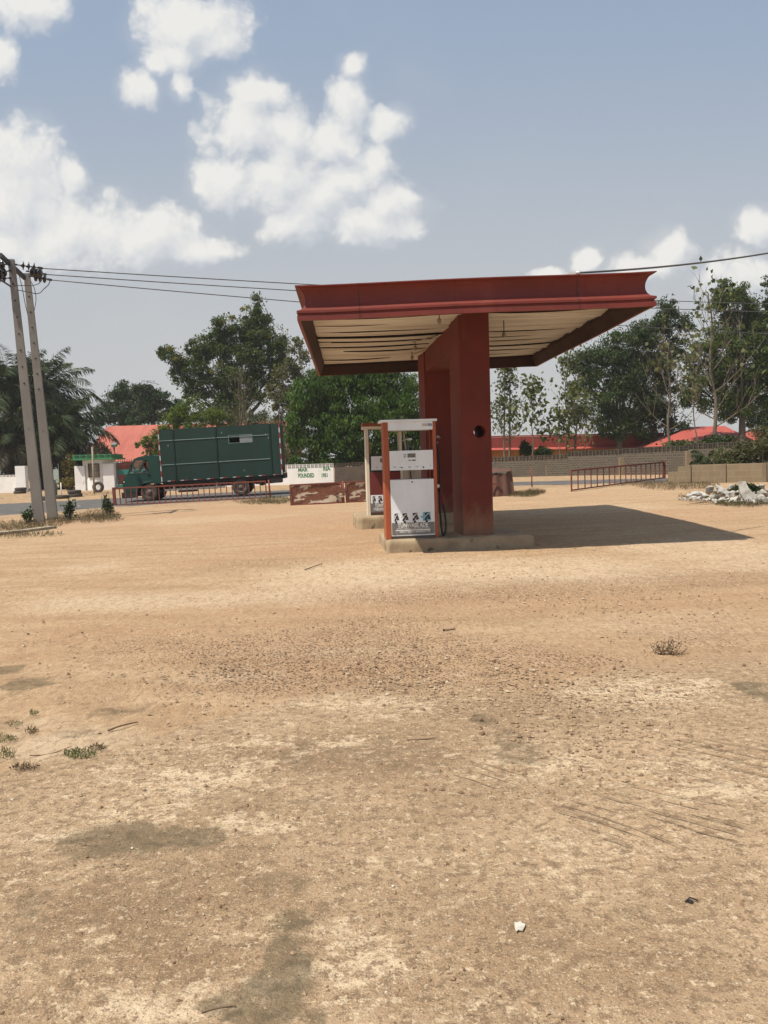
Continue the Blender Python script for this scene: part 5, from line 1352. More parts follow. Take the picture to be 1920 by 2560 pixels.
# rubble heap of white rendered wall pieces
rubm = pm('broken white render', (.47, .45, .41), (.24, .22, .18), 5.5, rough=.95, bump=.5, bscale=16, c3=(.22, .18, .13), s3=5, t3=.60)
rr = random.Random(21)
RUB = [(1716, 1252, 9), (1727, 1249, 12), (1750, 1237, 15), (1763, 1253, 11), (1773, 1234, 14), (1790, 1233, 16), (1802, 1252, 11), (1811, 1229, 14), (1819, 1237, 15), (1838, 1231, 15), (1846, 1229, 12), (1826, 1256, 11), (1855, 1245, 15), (1878, 1240, 15), (1884, 1255, 13), (1896, 1236, 14), (1900, 1245, 15), (1912, 1250, 15), (1916, 1232, 15), (1875, 1232, 14), (1842, 1258, 11), (1815, 1258, 9), (1788, 1258, 9), (1780, 1256, 8), (1748, 1252, 9), (1775, 1251, 10), (1795, 1246, 12), (1815, 1243, 12), (1843, 1246, 12), (1860, 1256, 10), (1735, 1252, 8), (1712, 1249, 9), (1897, 1262, 12), (1868, 1263, 9), (1755, 1246, 13), (1722, 1243, 16), (1741, 1238, 22), (1738, 1248, 14), (1765, 1228, 30), (1759, 1240, 24), (1783, 1243, 26), (1798, 1222, 30), (1806, 1236, 28), (1786, 1254, 16), (1829, 1224, 26), (1832, 1238, 20), (1846, 1237, 24), (1870, 1250, 34), (1889, 1246, 26),
       (1902, 1252, 28), (1861, 1236, 22), (1893, 1226, 34), (1908, 1238, 26), (1880, 1262, 18), (1852, 1258, 18), (1822, 1252, 18), (1808, 1250, 14), (1915, 1258, 22), (1838, 1250, 16), (1770, 1250, 12), (1700, 1250, 8)]
for i, (px, py, sz) in enumerate(RUB):
    py -= 3; Y = 19.4 + (1262 - py) * .045 + rr.uniform(-.15, .15)
    p = at(px, py, Y); r = sz * Y / F_PX * .64
    p.z = max(p.z, gz(p.x, p.y) + r * .15)
    bm = bmesh.new()
    for _ in range(11):
        v_ = Vector((rr.gauss(0, 1), rr.gauss(0, 1), rr.gauss(0, 1))).normalized() * rr.uniform(.75, 1.2)
        bm.verts.new((v_.x * r * rr.uniform(.9, 1.5), v_.y * r * .8, v_.z * r * rr.uniform(.5, .9)))
    hull = bmesh.ops.convex_hull(bm, input=bm.verts)
    bmesh.ops.delete(bm, geom=[e_ for e_ in hull['geom_interior'] if isinstance(e_, bmesh.types.BMVert)], context='VERTS')
    bmesh.ops.triangulate(bm, faces=bm.faces)
    bmesh.ops.subdivide_edges(bm, edges=bm.edges, cuts=1)
    for v in bm.verts: v.co += Vector((rr.uniform(-1, 1), rr.uniform(-1, 1), rr.uniform(-1, 1))) * r * .06
    me = bpy.data.meshes.new('rubble_chunk'); bm.to_mesh(me); bm.free(); me.materials.append(rubm)
    ob = bpy.data.objects.new('rubble_chunk', me); link(ob); ob.location = p; ob.rotation_euler = (rr.uniform(-.4, .4), rr.uniform(-.4, .4), rr.uniform(0, 6.28))
    tag(ob, 'jagged white rendered chunk in the rubble heap before the tan wall', 'rubble chunk', 'white chunks of the rubble heap')
p = at(1868, 1230, 19.9); mb = MB(); mb.prism([(-.22, .24), (-.06, .26), (.02, .10), (.20, -.10), (.26, -.26), (-.02, -.28), (-.16, -.06)], -.04, .04)
o = mb.build('rubble_slab', rubm, None, loc=p, bevel=.012); o.rotation_euler = (-.25, .1, -.2); tag(o, 'largest flat white slab standing upright in the rubble heap', 'rubble slab')
p = gp(1800, 1258)
# loose white bits on the left verge and by the barrier
for (px, py, sz) in ((60, 1290, 5), (150, 1280, 12), (160, 1290, 10), (197, 1267, 8), (206, 1265, 6), (5, 1246, 8), (44, 1241, 6), (193, 1247, 4), (714, 1246, 8), (722, 1256, 7), (702, 1260, 6), (690, 1262, 5), (630, 1252, 6), (1400, 1224, 4), (1392, 1226, 4), (1298, 1243, 8)):
    p = gp(px, py); r = sz * p.y / F_PX * .5
    vs, fs = jitter_stone(r, .5); mb = MB(); mb.add(vs, fs); tag(mb.build('pale_stone', rubm, None, loc=p + Vector((0, 0, r * .2))), 'small pale stone lying in the weeds at the forecourt edge', 'stone', 'pale stones along the verge')
# ------------------------------------------------------------------ vegetation
bark = pm('grey brown bark', (.12, .095, .07), (.075, .06, .045), 3, rough=.95, bump=.5, bscale=18, stretch=(1, 1, .3))
bark_p = pm('pale bark', (.27, .22, .16), (.19, .155, .115), 3, rough=.95, bump=.4, bscale=18, stretch=(1, 1, .3))
bark_m = pm('mid bark', (.155, .125, .09), (.105, .085, .062), 3, rough=.95, bump=.4, bscale=18, stretch=(1, 1, .3))
L_mango = leafm('mango leaves', [(0.033, 0.068, 0.012), (0.052, 0.107, 0.016), (0.085, 0.152, 0.021), (0.124, 0.197, 0.031)], .28)
L_dark = leafm('dark evergreen leaves', [(0.024, 0.045, 0.013), (0.040, 0.065, 0.017), (0.060, 0.093, 0.023), (0.083, 0.113, 0.031)], .22)
L_tall = leafm('olive green leaves', [(0.031, 0.057, 0.013), (0.052, 0.082, 0.016), (0.079, 0.113, 0.020), (0.115, 0.149, 0.025)], .25)
L_light = leafm('light green leaves', [(0.066, 0.109, 0.016), (0.099, 0.155, 0.022), (0.143, 0.196, 0.032), (0.182, 0.218, 0.045)], .35)
L_pale = leafm('dry olive leaves', [(.085, .078, .038), (.125, .115, .050), (.170, .165, .070), (.210, .215, .110)], .3)
L_teak = leafm('teak leaves', [(.060, .078, .024), (.095, .115, .034), (.135, .150, .050), (.165, .170, .075)], .35)
L_far = leafm('hazy mango leaves', [(0.024, 0.052, 0.018), (0.038, 0.074, 0.023), (0.056, 0.101, 0.031)], .25)
L_yel = leafm('yellow flower tips', [(.16, .15, .03), (.23, .20, .035), (.28, .25, .06)], .3)
L_palm = leafm('palm leaflets', [(0.017, 0.031, 0.010), (0.030, 0.046, 0.014), (0.047, 0.067, 0.020), (0.078, 0.089, 0.029)], .15, .75)
L_palmd = leafm('dying palm leaflets', [(.050, .038, .019), (.078, .060, .029), (.10, .084, .04)], .2)
L_weed = leafm('weed leaves', [(.030, .048, .016), (.048, .070, .022), (.068, .092, .030)], .25)
L_dry = leafm('dry grass blades', [(0.086, 0.058, 0.030), (0.130, 0.092, 0.050), (0.180, 0.129, 0.073)], .3)
L_grass = leafm('green grass blades', [(0.073, 0.092, 0.031), (0.113, 0.131, 0.047), (0.178, 0.171, 0.072)], .3)
L_bush = leafm('dusty bush leaves', [(.040, .052, .020), (.066, .080, .030), (.100, .110, .046), (.125, .120, .060)], .28)
L_brush = leafm('dry bush leaves', [(0.055, 0.055, 0.024), (0.088, 0.084, 0.036), (0.138, 0.119, 0.056), (0.105, 0.116, 0.045)], .28)
L_ylb = leafm('yellowing bush leaves', [(.13, .10, .03), (.20, .15, .04), (.26, .20, .06), (.12, .12, .04)], .3)

def unit(n):
    v = rng.normal(size=(n, 3)); return v / np.linalg.norm(v, axis=1, keepdims=True)
def leaf_quads(c, L, W, droop=.3, spread=None):
    """diamond leaves at centres c"""
    n = len(c); d = unit(n) * 1.0; d[:, 2] -= droop * 1.4; d /= np.linalg.norm(d, axis=1, keepdims=True)
    s = np.cross(d, unit(n)); s /= np.linalg.norm(s, axis=1, keepdims=True) + 1e-9
    l = (L * rng.uniform(.65, 1.25, (n, 1))); w_ = (W * rng.uniform(.7, 1.2, (n, 1)))
    nrm = np.cross(d, s)
    base = c - d * l * .5; tip = c + d * l * .5 - nrm * l * .12; mid = c + d * l * .02 + nrm * l * .06
    return np.stack([base, mid - s * w_ * .5, tip, mid + s * w_ * .5], 1).reshape(-1, 3)
def px_blobs(blobs, Y, depth=.85, shift=0.0):
    out = []
    for (px, py, rx, ry) in blobs:
        k = Y / F_PX; dy = rng.uniform(-.35, .35) * min(rx, ry) * k * 1.2 + shift
        c = at(px, py, Y + dy); out.append((np.array(c), np.array([rx * k, (rx + ry) / 2 * k * depth, ry * k])))
    return out
def crown_points(B, dens, clump=.36, fill=.5):
    """leaf centres: clumps spread through each ellipsoid, denser outside"""
    P = []; C = []
    for c, r in B:
        vol = r[0] * r[1] * r[2]; area = (r[0] * r[1] * r[2]) ** (2 / 3)
        n = max(40, int(dens * area * 2.2)); rc = clump * (r.prod()) ** (1 / 3)
        K = max(8, int(17 / (clump / .3) ** 1.5))
        cc = unit(K) * (rng.uniform(.1, 1, (K, 1)) ** fill) * .92
        cc = c + cc * r
        C.append(cc)
        which = rng.integers(0, K, n)
        q = unit(n) * (rng.random((n, 1)) ** .45) * rc * np.array([1.15, 1.15, .8]) * rng.uniform(.6, 1.55, (K, 1))[which]
        P.append(cc[which] + q); ns_ = n // 7; P.append(c + unit(ns_) * (rng.random((ns_, 1)) ** .33) * r * 1.16)
    return np.concatenate(P), np.concatenate(C)
def limb(mb, a, b, r0, r1, sag=.0, n=6, wob=.06, sides=6):
    a = np.array(a, float); b = np.array(b, float); L = np.linalg.norm(b - a); pts = []; rs = []
    off = rng.normal(size=3) * L * wob
    for i in range(n + 1):
        t = i / n; p = a + (b - a) * t + off * math.sin(math.pi * t) + np.array([0, 0, -sag * L * t * (1 - t)])
        pts.append(p); rs.append(r0 + (r1 - r0) * t)
    mb.tube(pts, rs, sides, cap=False); return pts
def tree(name, label, cat, base_px, Y, blobs, leafmat, dens, L, Wd, barkmat=None, tr=.22, droop=.3, fork=.45, group=None, clump=.38, depth=.85, twigs=True, extra=None, base_z=None, fill=.5, shift=0.0):
    barkmat = barkmat or bark
    b = at(base_px[0], base_px[1], Y); bz = gz(b.x, b.y); base = Vector((b.x, b.y, bz))
    o = thing(name, label, cat, base, 0, group)
    B = px_blobs(blobs, Y, depth, shift)
    P, C = crown_points(B, dens, clump, fill)
    keep = P[:, 2] > bz + .15; P = P[keep]
    b0 = np.array(base)
    cr = quads('crown', leaf_quads(P - b0, L * .88, Wd * .88, droop), leafmat, o)
    ctr = np.mean([c for c, r in B], 0) - b0
    low = min(c[2] - r[2] for c, r in B) - b0[2]
    zf = max(.6, low + (ctr[2] - low) * fork)
    fk = np.array([ctr[0] * .35, ctr[1] * .35, zf])
    mb = MB(); limb(mb, (0, 0, -.3), fk, tr, tr * .72, wob=.025, n=7, sides=9)
    kk = 0
    for c, r in B:
        cl = c - b0
        a = fk + (cl - fk) * 0.0
        pts = limb(mb, a, cl, tr * .34, tr * .08, sag=-.10, wob=.07)
        if twigs:
            for q in C[kk * (len(C) // len(B)):(kk + 1) * (len(C) // len(B))][:9]: limb(mb, pts[rng.integers(3, 7)], q - b0, tr * .10, tr * .03, n=3, wob=.08, sides=4)
        kk += 1
    mb.build('trunk', barkmat, o)
    if extra:
        nm, bl, mt, dn, l2, w2 = extra
        for one in bl:
            P2, _ = crown_points(px_blobs([one], Y - 1.2, depth), dn, .45, .5)
            quads(nm, leaf_quads(P2 - b0, l2, w2, droop), mt, o)
    return o
GT = 'trees across the road'
# far mango pair
tree('mango_tree', 'rounded dark tree above the red hall roof, left of a pair', 'tree', (305, 1150), 98, [(309, 984, 40, 28), (285, 1005, 34, 26), (268, 1030, 30, 26), (325, 1022, 42, 34), (300, 1045, 50, 24), (250, 1050, 22, 16), (340, 1000, 26, 26)], L_far, 420, .36, .15, tr=.3, group=GT)
tree('mango_tree', 'rounded dark tree above the red hall roof, right of a pair', 'tree', (380, 1150), 96, [(366, 980, 36, 26), (384, 1002, 36, 28), (404, 1000, 26, 24), (370, 1030, 44, 30), (410, 1028, 40, 28), (435, 1015, 24, 22), (445, 1040, 30, 22), (350, 1045, 30, 22)], L_far, 420, .36, .15, tr=.3, group=GT)
# tall spreading tree with yellow tips
tree('spreading_tree', 'tallest tree with open spreading crown and yellow flower tips behind the truck', 'tree', (600, 1150), 76,
     [(643, 766, 22, 34), (628, 800, 30, 28), (655, 810, 28, 34), (572, 822, 40, 34), (545, 845, 36, 30), (600, 838, 34, 28), (640, 845, 44, 34), (690, 852, 34, 38), (700, 895, 34, 36), (516, 858, 32, 26), (480, 870, 26, 18), (500, 890, 34, 20), (560, 888, 42, 32), (614, 885, 44, 34), (655, 905, 40, 34),
      (411, 880, 20, 16), (432, 892, 28, 20), (455, 915, 30, 24), (440, 935, 22, 16), (490, 925, 34, 26), (470, 960, 30, 22), (505, 975, 28, 24), (572, 935, 46, 34), (530, 950, 34, 30), (625, 945, 40, 30), (670, 950, 34, 28), (560, 985, 44, 30), (600, 1000, 50, 30), (640, 985, 36, 26), (545, 1020, 40, 24), (470, 985, 18, 12), (690, 930, 26, 24)],
     L_tall, 460, .34, .12, tr=.34, droop=.5, fork=-.15, group=GT, clump=.40,
     extra=('flower_cluster', [(558, 805, 10, 8), (601, 888, 12, 8), (616, 903, 10, 7), (650, 896, 10, 8), (548, 912, 9, 7), (672, 842, 8, 6), (437, 898, 9, 6), (636, 832, 10, 6), (528, 927, 8, 6), (580, 795, 12, 7), (425, 872, 10, 8), (613, 770, 12, 8)], L_yel, 330, .26, .12))
# light green tree by the truck
tree('bushy_tree', 'light yellow green bushy tree between red hall roof and green truck', 'tree', (440, 1160), 66, [(482, 1022, 44, 26), (440, 1042, 40, 26), (520, 1042, 44, 26), (478, 1050, 50, 28), (420, 1065, 30, 22), (560, 1052, 30, 22), (394, 1085, 22, 18), (376, 1100, 24, 16), (360, 1112, 22, 14), (405, 1115, 30, 26), (385, 1135, 30, 22), (430, 1100, 40, 30), (500, 1085, 60, 30)], L_light, 420, .25, .12, bark_p, tr=.14, group=GT)
# dense mango overhanging the lettered wall
tree('mango_tree', 'large dense bright green mango tree hanging over the lettered white wall', 'mango tree', (905, 1200), 60.5,
     [(775, 968, 40, 34), (745, 1000, 34, 34), (815, 940, 44, 24), (865, 925, 50, 24), (960, 925, 60, 26), (800, 985, 60, 44), (860, 968, 66, 40), (930, 965, 66, 40), (1000, 975, 56, 40), (760, 1020, 44, 38), (820, 1030, 60, 44), (890, 1020, 66, 50), (960, 1020, 66, 50), (1030, 1020, 50, 46), (745, 1065, 38, 34), (800, 1075, 52, 40), (860, 1080, 60, 46), (930, 1080, 66, 46), (1000, 1075, 60, 50), (770, 1110, 40, 34), (820, 1118, 50, 34), (880, 1125, 56, 30), (950, 1125, 60, 34), (1015, 1120, 46, 36), (778, 1146, 24, 18), (764, 1166, 20, 15), (742, 1154, 20, 16), (776, 1172, 15, 9), (790, 1164, 20, 12), (815, 1163, 22, 10), (800, 1158, 34, 14), (830, 1156, 34, 12), (870, 1154, 40, 14), (920, 1152, 40, 14), (735, 1095, 24, 22), (910, 945, 60, 26), (1050, 1070, 34, 40)],
     L_mango, 700, .34, .085, tr=.30, droop=.9, fork=.25, group=GT, shift=-1.6)
tree('shade_tree', 'dark small tree filling the gap behind the mango tree right side', 'tree', (1010, 1200), 67, [(990, 1110, 50, 40), (1060, 1090, 50, 50), (930, 1120, 50, 30), (1110, 1100, 40, 40)], L_dark, 320, .30, .12, tr=.16, group=GT)
# sparse pale trees between
tree('dry_leaf_tree', 'half bare tree with dry pale olive leaves left of the mango tree', 'tree', (705, 1180), 65, [(745, 862, 20, 18), (740, 900, 28, 30), (712, 930, 30, 30), (748, 940, 30, 30), (694, 970, 28, 26), (730, 980, 36, 30), (690, 1010, 30, 26), (720, 1025, 34, 26), (700, 1060, 34, 26), (735, 1060, 26, 26), (715, 1100, 30, 26), (700, 1130, 26, 20), (745, 1110, 20, 26)], L_pale, 420, .24, .14, bark_p, tr=.12, fork=.0, group=GT, clump=.5)
tree('dark_shrub_tree', 'low dark shrubby tree directly behind the truck roof', 'tree', (640, 1180), 69, [(560, 1050, 40, 34), (610, 1060, 40, 34), (660, 1060, 40, 36), (690, 1090, 34, 30), (720, 1130, 40, 34), (660, 1110, 46, 34)], L_bush, 300, .26, .12, tr=.12, group=GT, clump=.42)

def bare_tree(name, label, base_px, top_px, Y, spread_px, nb, leafmat, nleaf, L, Wd, r=.10, group='slender half bare trees', lo=.25, leaf_lo=.2, up=.9, seed=0, stems=1, mat=None):
    global rng
    keep = rng; rng = np.random.default_rng(900 + seed)
    b = at(*base_px, Y); bz = gz(b.x, b.y); base = Vector((b.x, b.y, bz)); t = at(*top_px, Y) - base
    o = thing(name, label, 'tree', base, 0, group); k = Y / F_PX; H = t.z; tips = []
    mb = MB()
    def grow(a, d, L0, r0, lev):
        d = d / np.linalg.norm(d); pts = [a]; n = 5; p = a.copy(); dd = d.copy()
        for i in range(n):
            dd = dd + rng.normal(size=3) * .10 + np.array([0, 0, .14 * up]); dd /= np.linalg.norm(dd); p = p + dd * L0 / n; pts.append(p.copy())
        mb.tube(pts, list(np.linspace(r0, r0 * .45, n + 1)), 5, cap=False)
        tips.append(pts[-1])
        if lev > 0:
            for _ in range(2 + (lev > 1)):
                i = rng.integers(2, n + 1); az = rng.uniform(0, 6.28); sd = np.array([math.cos(az), math.sin(az) * .8, .45 + up * .3])
                grow(pts[i], dd * .7 + sd * .8, L0 * rng.uniform(.4, .6), r0 * .5, lev - 1)
                tips.append(pts[rng.integers(2, n + 1)])
    for s in range(stems):
        tt = np.array(t) + (rng.normal(size=3) * .25 if s else 0); n = 10; off = rng.normal(size=3) * H * .012
        tp = [np.array([0, 0, -.3]) * (i == 0) + tt * (i / n) + off * math.sin(i * 1.3) for i in range(n + 1)]
        mb.tube(tp, list(np.linspace(r, r * .25, n + 1)), 8, cap=False)
        for j in range(nb):
            f = lo + (1 - lo) * (j + rng.random()) / nb
            i = min(n - 1, int(f * n)); a = tp[i] + (tp[i + 1] - tp[i]) * (f * n - i)
            az = j * 2.4 + rng.uniform(-.4, .4); L0 = spread_px * k * (1.15 - .75 * f) * rng.uniform(.8, 1.2)
            grow(a, np.array([math.cos(az), math.sin(az) * .8, .35 + .55 * f * up]), L0, r * .32 * (1.1 - .6 * f), 2)
        tips.append(tp[-1])
    mb.build('trunk', mat or bark_m, o)
    T = np.array(tips); T = T[T[:, 2] > leaf_lo * H]
    if nleaf and len(T):
        sel = T[rng.integers(0, len(T), nleaf)] + rng.normal(size=(nleaf, 3)) * L * np.array([.9, .9, .7])
        quads('crown', leaf_quads(sel, L, Wd, .55), leafmat, o)
    rng = keep
    return o
bare_tree('bare_shrub', 'leafless greyish shrub with upright branches behind the green truck', (606, 1165), (604, 965), 66, 85, 12, L_pale, 260, .22, .10, .10, lo=.30, seed=1, stems=2, up=1.2)
bare_tree('slender_teak', 'left of two close slender trunks just right of the red pillar', (1259, 1140), (1262, 900), 57, 46, 16, L_teak, 620, .26, .16, .085, lo=.26, seed=2)
bare_tree('slender_teak', 'right of two close slender trunks just right of the red pillar', (1273, 1140), (1275, 905), 57.5, 42, 14, L_teak, 460, .26, .16, .095, lo=.30, seed=3)
bare_tree('young_teak', 'young large leaved tree with forked branches left of the big dark tree', (1330, 1142), (1332, 975), 55, 66, 10, L_teak, 330, .34, .25, .06, lo=.38, seed=4)
bare_tree('slender_teak', 'very tall thin trunk with few branches before the big dark tree', (1420, 1140), (1414, 862), 55.5, 48, 12, L_teak, 150, .34, .24, .075, lo=.30, seed=5, leaf_lo=.1)
bare_tree('slender_teak', 'bushy slender tree with upright twigs left of the big dark tree trunk', (1440, 1130), (1438, 985), 55, 85, 14, L_teak, 380, .30, .22, .10, lo=.20, seed=6, up=1.1)
bare_tree('young_teak', 'shortest thin young tree standing above the grey wall', (1400, 1140), (1398, 1040), 54.5, 46, 9, L_teak, 220, .32, .22, .05, lo=.25, seed=7)
bare_tree('bare_teak', 'pale bare tree with wide upcurved branches above the tilted railing', (1673, 1125), (1672, 850), 49, 120, 16, L_pale, 120, .30, .22, .10, lo=.28, leaf_lo=.5, seed=8, up=1.0)
bare_tree('bare_teak', 'tallest pale bare tree at the right with long curved branches', (1792, 1118), (1772, 735), 49, 135, 20, L_teak, 150, .36, .26, .14, lo=.22, leaf_lo=.55, seed=9, up=1.0)
bare_tree('slender_teak', 'thin bare stem between the two pale bare trees at the right', (1750, 1112), (1716, 835), 52, 40, 9, L_pale, 90, .30, .2, .05, lo=.35, leaf_lo=.5, seed=10)
# dark big trees at the right
GD = 'large dark trees at the right'
tree('dark_tree', 'big dark spreading tree with one straight trunk behind the tilted railing', 'tree', (1539, 1130), 72,
     [(1669, 770, 26, 32), (1677, 806, 42, 32), (1712, 812, 26, 18), (1640, 822, 44, 34), (1590, 845, 54, 38), (1540, 865, 50, 38), (1500, 885, 50, 36), (1455, 915, 42, 30), (1420, 903, 26, 12), (1612, 892, 60, 44), (1560, 920, 60, 44), (1500, 935, 50, 36), (1460, 972, 46, 32), (1525, 984, 56, 46), (1600, 955, 60, 46), (1655, 905, 44, 44), (1665, 960, 44, 40), (1582, 1030, 66, 40), (1640, 1022, 56, 38), (1504, 1045, 50, 36), (1450, 1040, 36, 30), (1540, 1075, 50, 22), (1610, 1075, 50, 26), (1690, 1060, 40, 30), (1690, 870, 30, 34)],
     L_dark, 430, .34, .12, tr=.33, droop=.5, fork=.05, group=GD, clump=.40)
tree('dark_tree', 'tallest dark green tree mass at the right behind the pale bare tree', 'tree', (1866, 1130), 68,
     [(1812, 714, 22, 20), (1800, 740, 30, 24), (1843, 732, 36, 24), (1821, 760, 44, 32), (1862, 775, 44, 40), (1895, 790, 40, 44), (1832, 812, 54, 40), (1889, 835, 50, 48), (1798, 850, 40, 38), (1855, 865, 58, 48), (1905, 885, 40, 44), (1735, 905, 30, 30), (1748, 868, 26, 18), (1800, 905, 50, 38), (1866, 925, 66, 46), (1795, 950, 52, 38), (1742, 950, 36, 34), (1905, 950, 36, 44), (1850, 980, 64, 42), (1780, 1000, 50, 34), (1910, 1010, 40, 34), (1730, 1000, 36, 30), (1830, 1030, 56, 26), (1950, 900, 50, 80), (1960, 800, 50, 60)],
     L_tall, 430, .34, .12, tr=.34, droop=.5, fork=.05, group=GD, clump=.40)
tree('dark_tree', 'dark tree top entering the view at the right edge', 'tree', (1975, 1130), 58, [(1925, 706, 18, 22), (1930, 740, 26, 26), (1960, 730, 40, 40), (1915, 762, 18, 12), (1970, 790, 40, 50)], L_dark, 420, .30, .11, tr=.2, droop=.5, group=GD)
tree('dark_tree', 'low dark tree near the right edge below the tall tree mass', 'tree', (1930, 1150), 80, [(1905, 1030, 40, 30), (1940, 1050, 50, 34), (1890, 1060, 34, 20), (1920, 1080, 40, 22), (1870, 1040, 26, 24)], L_dark, 380, .32, .12, tr=.2, group=GD)

# shrubs
def bush(name, label, px, py, rx, ry, Y, leafmat, n, L, Wd, cat='bush', group=None, droop=.1, stems=7):
    p = at(px, py, Y); k = Y / F_PX; base = Vector((p.x, p.y, gz(p.x, p.y)))
    o = thing(name, label, cat, base, 0, group)
    c = np.array(at(px, py - ry, Y)) - np.array(base); r = np.array([rx * k, rx * k * .8, ry * k])
    K = 14; cc = c + unit(K) * rng.uniform(.3, .95, (K, 1)) * r; wi = rng.integers(0, K, n)
    P = cc[wi] + rng.normal(size=(n, 3)) * r * .26; P = P[P[:, 2] > .02]
    quads('foliage', leaf_quads(P, L, Wd, droop), leafmat, o)
    mb = MB()
    for q in cc[:stems]: limb(mb, (rng.uniform(-.1, .1), rng.uniform(-.1, .1), -.05), q, .02 + .01 * Y / 40, .008, n=4, wob=.06, sides=5)
    mb.build('stems', bark_p, o); return o
GB = 'bushes along the walls'
bush('dark_bush', 'rounded dark bush on the grey wall left of the thin young tree', 1316, 1143, 17, 20, 58, L_weed, 1200, .20, .10, group=GB)
bush('dark_bush', 'low dark bush on the grey wall between the young trees', 1356, 1143, 20, 13, 58, L_weed, 1000, .20, .10, group=GB)
bush('hedge_bush', 'leafy creeper over the grey wall under the tall bare tree', 1735, 1122, 60, 11, 46, L_bush, 1500, .20, .13, group=GB)
bush('hedge_bush', 'green creeper clump at the foot of the tall bare tree', 1800, 1118, 30, 16, 45.5, L_weed, 900, .20, .12, group=GB)
bush('weedy_bush', 'tall dusty weeds rising behind the right part of the tan wall', 1890, 1170, 56, 40, 33.5, L_brush, 4200, .14, .05, group=GB, droop=-.2)
bush('weedy_bush', 'dry tangled weeds behind the middle of the tan wall', 1820, 1166, 40, 22, 34, L_pale, 1700, .13, .05, group=GB, droop=-.2)
bush('weedy_bush', 'high weeds against the trees at the right edge', 1925, 1130, 50, 34, 38, L_brush, 2600, .16, .06, group=GB, droop=-.2)
bush('rubble_shrub', 'dark leafy shrub growing out of the back of the rubble heap', 1872, 1240, 34, 15, 20.9, L_weed, 1100, .085, .05, group=GB)
bush('yellow_bush', 'yellowing bush in the gateway beyond the concrete poles', 176, 1196, 16, 26, 62.5, L_ylb, 1800, .22, .13, group=GB)
bush('yellow_bush', 'low olive bush at the foot of the yellowing bush', 172, 1222, 22, 13, 62, L_ylb, 1000, .20, .12, group=GB)
bush('dark_bush', 'dark undergrowth left of the yellowing bush', 120, 1222, 30, 50, 72, L_dark, 2200, .26, .12, group=GB)
bush('dark_bush', 'dark undergrowth behind the white garden wall', 20, 1216, 46, 60, 72, L_dark, 3000, .26, .12, group=GB)
bush('dark_bush', 'dark bushy mass right behind the gatehouse roof', 236, 1200, 46, 52, 70, L_dark, 3400, .24, .11, group=GB)
bush('dark_bush', 'dark bush filling behind the gate between yellow bush and gatehouse', 202, 1205, 24, 50, 74, L_dark, 2200, .24, .11, group=GB)
GWD = 'leafy weeds at the left edge of the forecourt'
bush('leafy_weed', 'leafy weed at the foot of the nearer concrete pole', 71, 1310, 13, 21, 26.4, L_weed, 230, .10, .06, 'weed', GWD)
bush('leafy_weed', 'leafy weed right of the second concrete pole', 174, 1299, 18, 26, 27.8, L_weed, 300, .10, .07, 'weed', GWD)
bush('leafy_weed', 'densest leafy weed at the left end of the long railing', 271, 1290, 15, 27, 29.5, L_weed, 480, .09, .055, 'weed', GWD)

# oil palms
rachm = pm('palm rachis', (.10, .09, .045), None, 4, rough=.7); palmt = pm('palm trunk fibre', (.060, .048, .036), (.035, .028, .022), 5, rough=.95, bump=.8, bscale=8)
def palm(label, crown_px, Y, Rpx, nf, seed, dead=4):
    global rng
    keep = rng; rng = np.random.default_rng(seed)
    c = at(*crown_px, Y); base = Vector((c.x, c.y, gz(c.x, c.y))); o = thing('oil_palm', label, 'palm tree', base, 0, 'oil palms behind the concrete poles')
    H = c.z - base.z; mb = MB()
    mb.tube([(0.05 * math.sin(i), 0, -.3 + (H + .2) * i / 9) for i in range(10)], [.30 + .04 * (i % 2) for i in range(10)], 12); mb.build('trunk', palmt, o)
    R = Rpx * Y / F_PX
    for f in range(nf):
        el = math.radians(82 - 118 * ((f + .5) / nf) ** .9 + rng.uniform(-6, 6)); az = f * 2.399 + rng.uniform(-.2, .2)
        L = R * rng.uniform(1.02, 1.3) * (1.0 if f > 4 else .85); hd = np.array([math.cos(az), math.sin(az), 0]); n = 16
        p = np.array([0, 0, H]) + hd * .12; ang = el; pts = [p.copy()]
        curl = math.radians(rng.uniform(62, 92)) * (1 if el > -.2 else .5)
        for i in range(n):
            p = p + (hd * math.cos(ang) + np.array([0, 0, math.sin(ang)])) * L / n; ang -= curl / n * (.5 + i / n); pts.append(p.copy())
        pts = np.array(pts); sd = np.array([-hd[1], hd[0], 0]); Q = []
        for i in range(74):
            t = .10 + .90 * (i / 74); q = t * n; j = min(n - 1, int(q)); a = pts[j] + (pts[j + 1] - pts[j]) * (q - j); tg = pts[j + 1] - pts[j]; tg /= np.linalg.norm(tg)
            ll = L * .24 * (math.sin(math.pi * min(1, .18 + .82 * t)) ** .6) * rng.uniform(.8, 1.1) + .12
            for s in (-1, 1):
                d = sd * s * rng.uniform(.55, .95) + tg * .55 + np.array([0, 0, rng.uniform(-.75, .15)]); d /= np.linalg.norm(d)
                wv_ = np.cross(d, tg); wv_ /= np.linalg.norm(wv_) + 1e-9; wv_ = wv_ * .3 + tg * .7; wv_ /= np.linalg.norm(wv_)
                m_ = a + d * ll * .5; tip = a + d * ll + np.array([0, 0, -.22 * ll]); ww = .045 * min(1, R / 3.4)
                Q += [a - wv_ * ww * .4, m_ - wv_ * ww, tip, m_ + wv_ * ww]
        fo = quads('frond', np.array(Q), L_palmd if f >= nf - dead else L_palm, o)
        mb = MB(); mb.tube(pts, list(np.linspace(.035, .008, n + 1)), 4, cap=False); mb.build('rachis', rachm, fo)
    rng = keep
palm('oil palm with high crown behind the nearer concrete pole', (18, 975), 68, 150, 34, 1)
palm('oil palm with arching crown just right of the second concrete pole', (92, 985), 69, 140, 36, 2)
